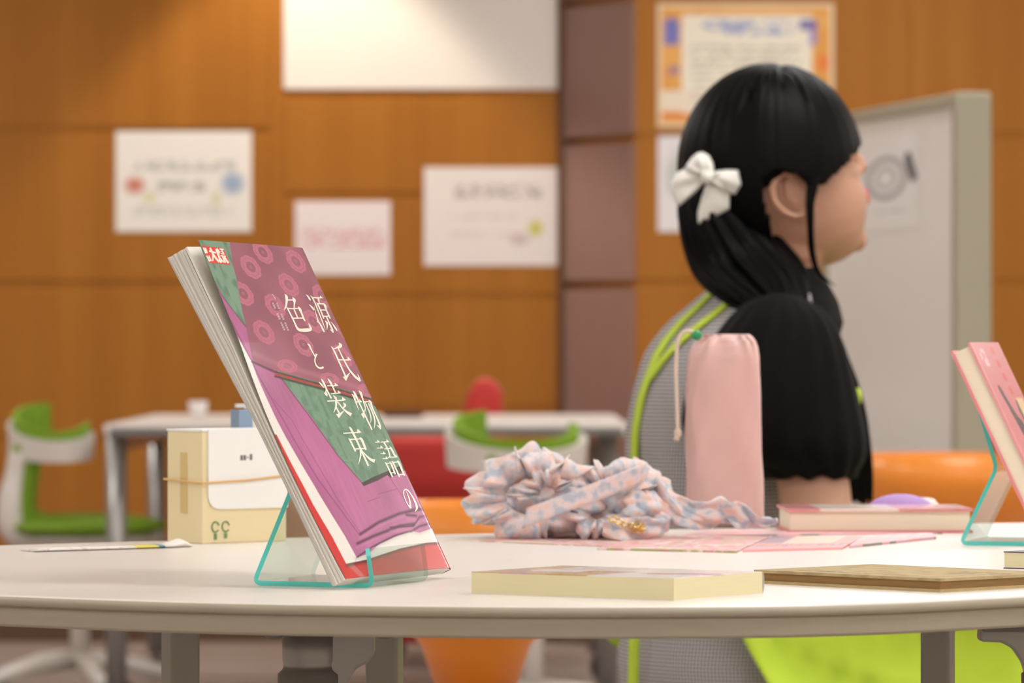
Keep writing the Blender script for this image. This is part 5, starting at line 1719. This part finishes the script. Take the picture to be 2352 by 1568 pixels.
# --- hair
M_hair = bpy.data.materials.new('black hair')
M_hair.use_nodes = True
hb = M_hair.node_tree.nodes['Principled BSDF']
hb.inputs['Base Color'].default_value = (*srgb(6, 5, 5), 1)
hb.inputs['Roughness'].default_value = 0.5
hb.inputs['Specular IOR Level'].default_value = 0.11
EC = Vector(EAR) + Vector((-0.014, 0.083, 0.036)); ER = Vector((0.112, 0.098, 0.127))
def es(dirv, k=1.0):
    """point on the hair ellipsoid in direction dirv"""
    d = Vector(dirv).normalized()
    q = 1.0 / math.sqrt((d.x / ER.x) ** 2 + (d.y / ER.y) ** 2 + (d.z / ER.z) ** 2)
    return EC + d * q * k
def ep(x, y, k=1.0, far=False):
    """photo pixel -> point on the hair ellipsoid's near (or far) side"""
    p = hp(x, y, 0.083)
    X = (p.x - EC.x) / (ER.x * k); Z = (p.z - EC.z) / (ER.z * k)
    r2 = 1 - X * X - Z * Z
    if r2 < 0:
        s = 1 / math.sqrt(X * X + Z * Z); X *= s; Z *= s; r2 = 0
    Y = math.sqrt(r2) * (1 if far else -1)
    return EC + Vector((X * ER.x * k, Y * ER.y * k, Z * ER.z * k))
def keep(px, py):
    # hair covers this picture position (outline of the hairline on the side of the head)
    face = [(1962, 335), (1925, 385), (1888, 418), (1868, 432), (1850, 425), (1825, 402), (1790, 395), (1770, 400), (1756, 418), (1756, 452), (1768, 495), (1778, 560), (1790, 700), (2200, 700), (2200, 335)]
    return not bool(in_poly(np.array(px), np.array(py), face))
nu_, nv2 = 160, 90
P = np.zeros((nv2, nu_, 3)); K = np.zeros((nv2, nu_), bool)
rr_ = random.Random(5); ridge = [rr_.uniform(-1, 1) for _ in range(nu_)]
axis = Vector((0.12, 0.0, 1)).normalized()
for j in range(nv2):
    th = math.pi * (j + 0.3) / nv2
    for i in range(nu_):
        ph = 2 * math.pi * i / nu_
        d = Vector((math.sin(th) * math.cos(ph), math.sin(th) * math.sin(ph), math.cos(th)))
        k = 1 + 0.006 * ridge[i] * min(1, math.sin(th) * 1.5) + 0.004 * math.sin(ph * 37)
        # slight dip along the parting
        k -= 0.03 * math.exp(-((d.x - 0.10) / 0.05) ** 2) * max(0, d.z) ** 4
        p = es(d, k)
        P[j, i] = p
        px_ = CX + p.x / p.y * F; py_ = CY + (H - p.z) / p.y * F
        if p.y > EC.y:   # far side mirrors the near side's outline
            py_ += 4
        K[j, i] = keep(px_, py_) and p.z > EAR.z - 0.088
V, Fc = grid_mesh(P, True)
kk = K.ravel()
Fc = [f for f in Fc if all(kk[i] for i in f)]
cap_o = obj('hair', V, Fc, M_hair, per, smooth=True)
md = cap_o.modifiers.new('thick', 'SOLIDIFY'); md.thickness = 0.012; md.offset = -1
cap_o['label'] = 'black hair tied back with fringe'
# strands laid over the cap
def strand(path, r0, r1, r2=0.0006, n=5, per_=5):
    p = spline(path, per_)
    k = len(p)
    rad = [r0 + (r1 - r0) * min(1, 2 * i / k) if i < k / 2 else r1 + (r2 - r1) * ((2 * i / k - 1) ** 2) for i in range(k)]
    return tube(p, rad, n)
R_ = random.Random(11)
back_parts = []
G = (1618, 428)
for k in range(120):     # crown to the tie at the back
    t = k / 119
    sx = 1795 - 150 * t + R_.uniform(-14, 14); sy = 158 + 16 * t + R_.uniform(-3, 5)
    bx = R_.uniform(-1, 1)
    mx = sx * 0.5 + G[0] * 0.5 + (1 - t) * 70 + bx * 10 - t * 58; my = 255 + (1 - t) * 55 + R_.uniform(-12, 12)
    m2x = mx * 0.45 + G[0] * 0.55 + (1 - t) * 40; m2y = 350 + (1 - t) * 25 + R_.uniform(-8, 8)
    back_parts.append(strand([ep(sx, sy, 1.0), ep(mx, my, 1.008), ep(m2x, m2y, 1.012), ep(G[0] + R_.uniform(-16, 16), G[1] + R_.uniform(-12, 12), 1.02)], 0.003, 0.0042, 0.003))
for k in range(60):      # around the back edge
    t = R_.random()
    sx = 1760 - 140 * t; sy = 165 + 20 * t
    ex = 1574 + R_.uniform(0, 40)
    back_parts.append(strand([ep(sx, sy, 1.0), ep(1640 - 50 * t, 225 + 40 * t, 1.01), ep(1590 - 14 * t, 310 + 20 * t, 1.015), ep(ex, 415, 1.02)], 0.003, 0.004, 0.003))
for k in range(70):      # side hair from the temple back over the ear
    t = R_.random()
    sx = 1840 + 90 * t; sy = 170 + 25 * t
    back_parts.append(strand([ep(sx, sy, 1.0), ep(1850 + 40 * t - 30 * R_.random(), 290 + R_.uniform(-20, 20), 1.01), ep(1790 + 30 * t, 375 + R_.uniform(-14, 8), 1.012), ep(1715, 425 + R_.uniform(-20, 25), 1.01), ep(G[0] + 20, G[1] + R_.uniform(-5, 25), 1.02)], 0.003, 0.0042, 0.003))
V, Fc = join(*back_parts)
obj('swept_strands', V, Fc, M_hair, cap_o, smooth=True)
fr_parts = []
for k in range(110):     # fringe
    t = R_.random(); far = k % 3 == 0
    sx = 1800 + 60 * R_.random(); sy = 156 + 6 * R_.random()
    tipx = 1964 - 92 * t ** 1.2 + R_.uniform(-5, 5); tipy = 338 + 92 * t ** 1.0 + R_.uniform(-8, 6)
    if far:
        tipx = 1958 + R_.uniform(-10, 4); tipy = 340 + R_.uniform(-14, 12)
    m1 = (1905 + 30 * (1 - t) + R_.uniform(-8, 8) - 40 * t, 190 + 10 * t + R_.uniform(-6, 8))
    m2 = (1968 - 70 * t + R_.uniform(-5, 3), 265 + 12 * t + R_.uniform(-8, 8))
    fr_parts.append(strand([ep(sx, sy, 1.0, far), ep(m1[0], m1[1], 1.03, far), ep(m2[0], m2[1], 1.05, far), ep(tipx, tipy, 1.06 if not far else 1.02, far)], 0.003, 0.0048, 0.0012))
V, Fc = join(*fr_parts)
obj('fringe', V, Fc, M_hair, cap_o, smooth=True)
# tied tail: bundle of strands from the bow over the shoulder
tail_parts = []
for k in range(150):
    a = R_.uniform(-1, 1); b = R_.uniform(-1, 1)
    dd = 0.02 - 0.055 * math.sqrt(max(0, 1 - a * a)) * R_.uniform(0.4, 1)
    p0 = hp(1600 + 30 * a, 420 + 8 * b, dd * 0.4 + 0.03)
    p1 = hp(1640 + 78 * a, 505 + 16 * b - 6 * a, dd + 0.02)
    p2 = hp(1690 + 98 * a, 590 + 18 * b - 22 * a, dd + 0.01)
    p3 = hp(1748 + 98 * a, 655 + 20 * b - 14 * a, dd - 0.035)
    p4 = hp(1800 + 66 * a + 20 * b, 712 + 30 * b, dd - 0.075)
    tail_parts.append(strand([p0, p1, p2, p3, p4], 0.004, 0.0062, 0.0016, 6, 6))
V, Fc = join(*tail_parts)
obj('tied_tail', V, Fc, M_hair, cap_o, smooth=True)
# hair under the bow joining cap and tail
V, Fc = ellipsoid(hp(1660, 500, 0.045), (0.052, 0.05, 0.055), 24, 14)
obj('nape_hair', V, Fc, M_hair, cap_o, smooth=True)
lock = []
for k in range(12):
    a = R_.uniform(-1, 1)
    lock.append(strand([hp(1868 + 9 * a, 390, -0.008), hp(1862 + 9 * a, 450, -0.018), hp(1862 + 6 * a, 520, -0.018), hp(1866 + 5 * a, 580, -0.01), hp(1880 + 4 * a, 625, -0.005), hp(1912 + 6 * a, 652 + 4 * a, 0.0)], 0.0016, 0.0022, 0.0006))
for k in range(7):
    a = R_.uniform(-1, 1)
    lock.append(strand([hp(1885 + 8 * a, 380, -0.006), hp(1874 + 8 * a, 425, -0.016), hp(1866 + 6 * a, 470, -0.018)], 0.0016, 0.0026, 0.0008))
V, Fc = join(*lock)
obj('side_lock', V, Fc, M_hair, cap_o, smooth=True)
fl_ = []
for k in range(30):       # long hair on the far side falling in front of the chest
    a = R_.uniform(-1, 1)
    fl_.append(strand([hp(1850 + 20 * a, 600, 0.17), hp(1890 + 22 * a, 740, 0.14), hp(1950 + 22 * a, 900, 0.08), hp(1972 + 24 * a, 1030, 0.06), hp(1978 + 26 * a, 1120 + 40 * R_.random(), 0.06)], 0.004, 0.005, 0.001))
V, Fc = join(*fl_)
obj('far_lock', V, Fc, M_hair, cap_o, smooth=True)

# --- white bow
M_bow = mat('white satin', (240, 238, 230), 0.38, sheen=0.3, bump=0.05, bscale=60)
bowt = thing('hair_bow', 'white satin bow tied in the black hair', 'bow', hp(1620, 407, -0.02).to_tuple())
def petal(name, root, outline, puff, d0):
    """cloth lobe: outline polygon in photo pixels; puffed in depth, pinched at the root"""
    n = len(outline); rings = []
    rx_, ry_ = root
    m_ = 10
    Vv = []; Ff = []
    out = []
    for i in range(n):
        a_, b_q = outline[i], outline[(i + 1) % n]
        for k in range(5):
            out.append(Vector((a_[0] + (b_q[0] - a_[0]) * k / 5, a_[1] + (b_q[1] - a_[1]) * k / 5, 0)))
    nn = len(out)
    Pf = np.zeros((m_, nn, 3))
    for j in range(m_):
        s = j / (m_ - 1)
        for i, q in enumerate(out):
            x = rx_ + (q.x - rx_) * s; y = ry_ + (q.y - ry_) * s
            fold = 0.25 * math.sin(i / nn * 2 * math.pi * 3)
            d = d0 - puff * math.sin(math.pi * min(1, s * 0.95)) * (1 + fold)
            p = hp(x, y, d)
            Pf[j, i] = p
    V, Fc = grid_mesh(Pf, True)
    o = obj(name, V, Fc, M_bow, bowt, smooth=True)
    md = o.modifiers.new('thick', 'SOLIDIFY'); md.thickness = 0.002; md.offset = 0
    return o
petal('loop', (1618, 402), [(1618, 404), (1598, 388), (1574, 385), (1588, 364), (1602, 352), (1614, 350), (1628, 358), (1636, 374), (1639, 392), (1632, 404)], 0.010, -0.014)
petal('tail', (1616, 406), [(1622, 400), (1604, 391), (1576, 386), (1553, 398), (1541, 420), (1540, 440), (1556, 474), (1590, 446), (1616, 420)], 0.006, -0.012)
petal('loop', (1632, 408), [(1630, 400), (1646, 394), (1670, 391), (1696, 392), (1701, 424), (1688, 446), (1668, 440), (1646, 424), (1634, 416)], 0.010, -0.016)
petal('tail', (1632, 414), [(1628, 408), (1648, 424), (1676, 446), (1674, 480), (1644, 496), (1604, 514), (1603, 490), (1612, 456), (1624, 424)], 0.006, -0.012)
obj('knot', *ellipsoid(hp(1624, 407, -0.024), (0.0085, 0.009, 0.009), 16, 10), M_bow, bowt, smooth=True)

# --- clothes
M_gh = mat_gingham('grey gingham', 0.0050, (52, 50, 52), (238, 234, 232), (150, 145, 145))
M_lime = mat('lime trim', (196, 222, 62), 0.7)
M_limecloth = mat('lime cloth', (206, 238, 62), 0.75, sheen=0.2)
M_blk = mat('black chiffon', (12, 10, 10), 0.75, spec=0.12, sheen=0.02, noise=0.2, nscale=60)
def garment(name, off, zlo, zhi, m, parent=per, fold=0.002, n=96, rows=40, seed=0, front_drop=0.0):
    zs = np.linspace(zlo, zhi, rows)
    tz = [q[0] for q in TOR]; ta = [q[1] for q in TOR]; tb = [q[2] for q in TOR]
    P = np.zeros((rows, n + 1, 3)); UV = np.zeros((rows, n + 1, 2))
    for j in range(rows):
        acc = 0; prev = None
        for i in range(n + 1):
            t = 2 * math.pi * i / n
            zt_q = zhi - front_drop * max(0, math.cos(t)) ** 0.5
            z = zlo + (zt_q - zlo) * j / (rows - 1)
            a = np.interp(z, tz, ta) + off; b = np.interp(z, tz, tb) + off
            f_ = fold * math.sin(t * 9 + z * 60 + seed) * max(0, 1 - abs(z - 0.72) / 0.25)
            p = tp(z, (a + f_) * math.cos(t), (b + f_) * math.sin(t))
            if prev is not None: acc += (p - prev).length
            prev = p
            P[j, i] = p; UV[j, i] = (acc, z)
        UV[j, :, 0] -= UV[j, n // 2, 0]
    V, Fc = grid_mesh(P)
    return obj(name, V, Fc, m, parent, smooth=True, uv=UV.reshape(-1, 2))
vest = garment('pinafore', 0.007, 0.405, 0.995, M_gh, front_drop=0.2)
garment('blouse', 0.004, 0.80, 1.018, M_blk)
# stand collar
obj('collar', *loft([[hp(1763, 676, 0.09) + Vector((0.068 * math.cos(t), 0.068 * math.sin(t), 0)) for t in np.linspace(0, 2 * math.pi, 32, endpoint=False)],
                     [hp(1772, 640, 0.09) + Vector((0.060 * math.cos(t), 0.060 * math.sin(t), 0)) for t in np.linspace(0, 2 * math.pi, 32, endpoint=False)]], False), M_blk, per, smooth=True)
# lime trims down the back
def trim(name, ph0, ph1, z0, z1, w=0.0065):
    rows = 40; P = np.zeros((rows, 4, 3))
    tz = [q[0] for q in TOR]; ta = [q[1] for q in TOR]; tb = [q[2] for q in TOR]
    for j in range(rows):
        s = j / (rows - 1); z = z0 + (z1 - z0) * s
        a = np.interp(z, tz, ta) + 0.0095; b = np.interp(z, tz, tb) + 0.0095
        c_ = math.pi + (ph0 + (ph1 - ph0) * s)
        for i in range(4):
            t = c_ + (i - 1.5) / 1.5 * w / 0.11
            P[j, i] = tp(z, a * math.cos(t), b * math.sin(t))
    V, Fc = grid_mesh(P)
    o = obj(name, V, Fc, M_lime, vest, smooth=True)
    md = o.modifiers.new('thick', 'SOLIDIFY'); md.thickness = 0.002; md.offset = 1
    return o
trim('back_trim', math.radians(-7), math.radians(-2), 0.70, 0.99, 0.007)
trim('shoulder_trim', math.radians(-2), math.radians(30), 0.87, 0.995, 0.006)
# puff sleeve, near arm
def sleeve(name, path, widths, depths, parent=per):
    rows = len(path); n = 72; rings = []
    pp_ = path
    for j in range(rows):
        s = j / (rows - 1)
        ring = []
        for i in range(n):
            t = 2 * math.pi * i / n
            g = 1 + 0.03 * math.sin(t * 17 + s * 3) * (0.35 + abs(s - 0.5) * 1.6)
            ring.append(pp_[j] + Vector((widths[j] * math.cos(t) * g, depths[j] * math.sin(t) * g, 0.004 * math.sin(t * 9) * (s > 0.9))))
        rings.append(ring)
    V, Fc = loft(rings, True)
    o = obj(name, V, Fc, M_blk, parent, smooth=True)
    sd = o.modifiers.new('sub', 'SUBSURF'); sd.levels = 1; sd.render_levels = 1
    return o
DS = -0.125
ys_ = [672, 690, 720, 770, 830, 900, 960, 1010, 1045, 1070, 1085, 1098]
cx_s = [1790, 1790, 1792, 1786, 1776, 1770, 1772, 1782, 1800, 1828, 1852, 1852]
hw_s = [20, 72, 110, 144, 174, 195, 208, 208, 188, 150, 112, 124]
dp_s = [0.01, 0.035, 0.055, 0.068, 0.078, 0.084, 0.086, 0.084, 0.078, 0.066, 0.056, 0.062]
sleeve('puff_sleeve', [hp(x, y, DS) for x, y in zip(cx_s, ys_)], [h / 1760 for h in hw_s], dp_s)
shf = [Vector((sh_f.x + 0.02 + 0.05 * s, sh_f.y + 0.02, 0.95 - 0.22 * s)) for s in np.linspace(0, 1, 10)]
sleeve('puff_sleeve', shf, [0.01, 0.045, 0.07, 0.085, 0.095, 0.1, 0.1, 0.095, 0.075, 0.062], [0.01, 0.04, 0.06, 0.07, 0.078, 0.08, 0.08, 0.078, 0.065, 0.06])
# front lime ribbon end showing past the chest
V, Fc = ellipsoid(hp(1969, 912, -0.10), (0.006, 0.010, 0.013), 12, 8)
obj('ribbon_end', V, Fc, M_lime, per, smooth=True)
# lap: lime skirt over the thighs
def lapcloth(name, s0f, s1f, off, m, rows=60, cols=70, uv=True, seed=0, zdrop=0.30):
    P = np.zeros((rows, cols, 3)); UV = np.zeros((rows, cols, 2))
    for i in range(cols):
        q = -1 + 2 * i / (cols - 1)            # across, near (-1) to far (+1)
        for j in range(rows):
            s0, s1 = s0f(q), s1f(q)
            s = s0 + (s1 - s0) * j / (rows - 1)
            # cross-section: flat over the lap, hanging on both sides
            wl = 0.19 - 0.03 * s
            if abs(q) < 0.55:
                l_ = q / 0.55 * wl; z = 0.594 - 0.012 * (q / 0.55) ** 2
            else:
                e = (abs(q) - 0.55) / 0.45
                l_ = math.copysign(wl + 0.012 * math.sin(min(1, e * 3) * math.pi / 2) + 0.02 * e, q); z = 0.582 - zdrop * e
            if s > 0.45:
                k_ = (s - 0.45) / 0.15
                z = z - 0.20 * k_ ** 1.5; 
            f_ = min(s, 0.50) + 0.02 * max(0, s - 0.5)
            wob = 0.016 * (1 - 2 * abs(math.sin(s * 11 + q * 24 + 0.6 * math.sin(s * 9) + seed)) ** 0.8) * min(1, max(0, (abs(q) - 0.35) / 0.25)) + 0.006 * math.sin(s * 33 + q * 52 + seed * 2) * min(1, max(0, (abs(q) - 0.3) / 0.2))
            p = hip + fw * f_ + lf * (l_ + math.copysign(wob + off, q)) 
            P[j, i] = (p.x, p.y, z + off + 0.5 * wob)
            UV[j, i] = (s, q * 0.35)
    V, Fc = grid_mesh(P)
    o = obj(name, V, Fc, m, per, smooth=True, uv=UV.reshape(-1, 2))
    md = o.modifiers.new('thick', 'SOLIDIFY'); md.thickness = 0.002; md.offset = 0
    return o
lapcloth('skirt', lambda q: -0.10 + 0.16 * max(0, (abs(q) - 0.55) / 0.45), lambda q: 0.60, 0.0, M_limecloth)
# apron ties hanging behind
obj('apron_tie', *tube(spline([tp(0.60, -0.125, -0.03), tp(0.55, -0.145, -0.035), tp(0.48, -0.15, -0.03), tp(0.38, -0.152, -0.025), tp(0.30, -0.15, -0.03)], 5), 0.007, 8, flat=0.35, up=(0, 1, 0)), M_lime, per, smooth=True)
# shoes
for s in (-1, 1):
    h0 = hip + lf * 0.085 * s; an = h0 + fw * 0.45 + Vector((0, 0, -0.42))
    V, Fc = blobtube([Vector((an.x, an.y, 0.034)) - fw * 0.02, Vector((an.x, an.y, 0.034)) + fw * 0.07, Vector((an.x, an.y, 0.03)) + fw * 0.165], [0.042, 0.042, 0.034], 14)
    V = [Vector((v.x, v.y, max(v.z, 0.001))) for v in V]
    obj('shoe', V, Fc, M_black, per, smooth=True)

# stool she sits on
stl = thing('stool', 'round stool with olive legs under the seated woman', 'stool', (hip.x, hip.y, 0))
obj('seat', *lathe([(0.02, 0.375), (0.17, 0.375), (0.185, 0.385), (0.185, 0.402), (0.17, 0.412), (0.02, 0.415)], (hip.x, hip.y, 0), 40), mat('olive seat', (96, 92, 66), 0.7), stl, smooth=True)
M_olive = mat('olive metal', (112, 108, 78), 0.45, metal=0.3)
for k in range(4):
    a = math.pi / 4 + k * math.pi / 2
    obj('leg', *tube([(hip.x + 0.12 * math.cos(a), hip.y + 0.12 * math.sin(a), 0.38), (hip.x + 0.19 * math.cos(a), hip.y + 0.19 * math.sin(a), 0.0)], 0.012, 10), M_olive, stl, smooth=True)
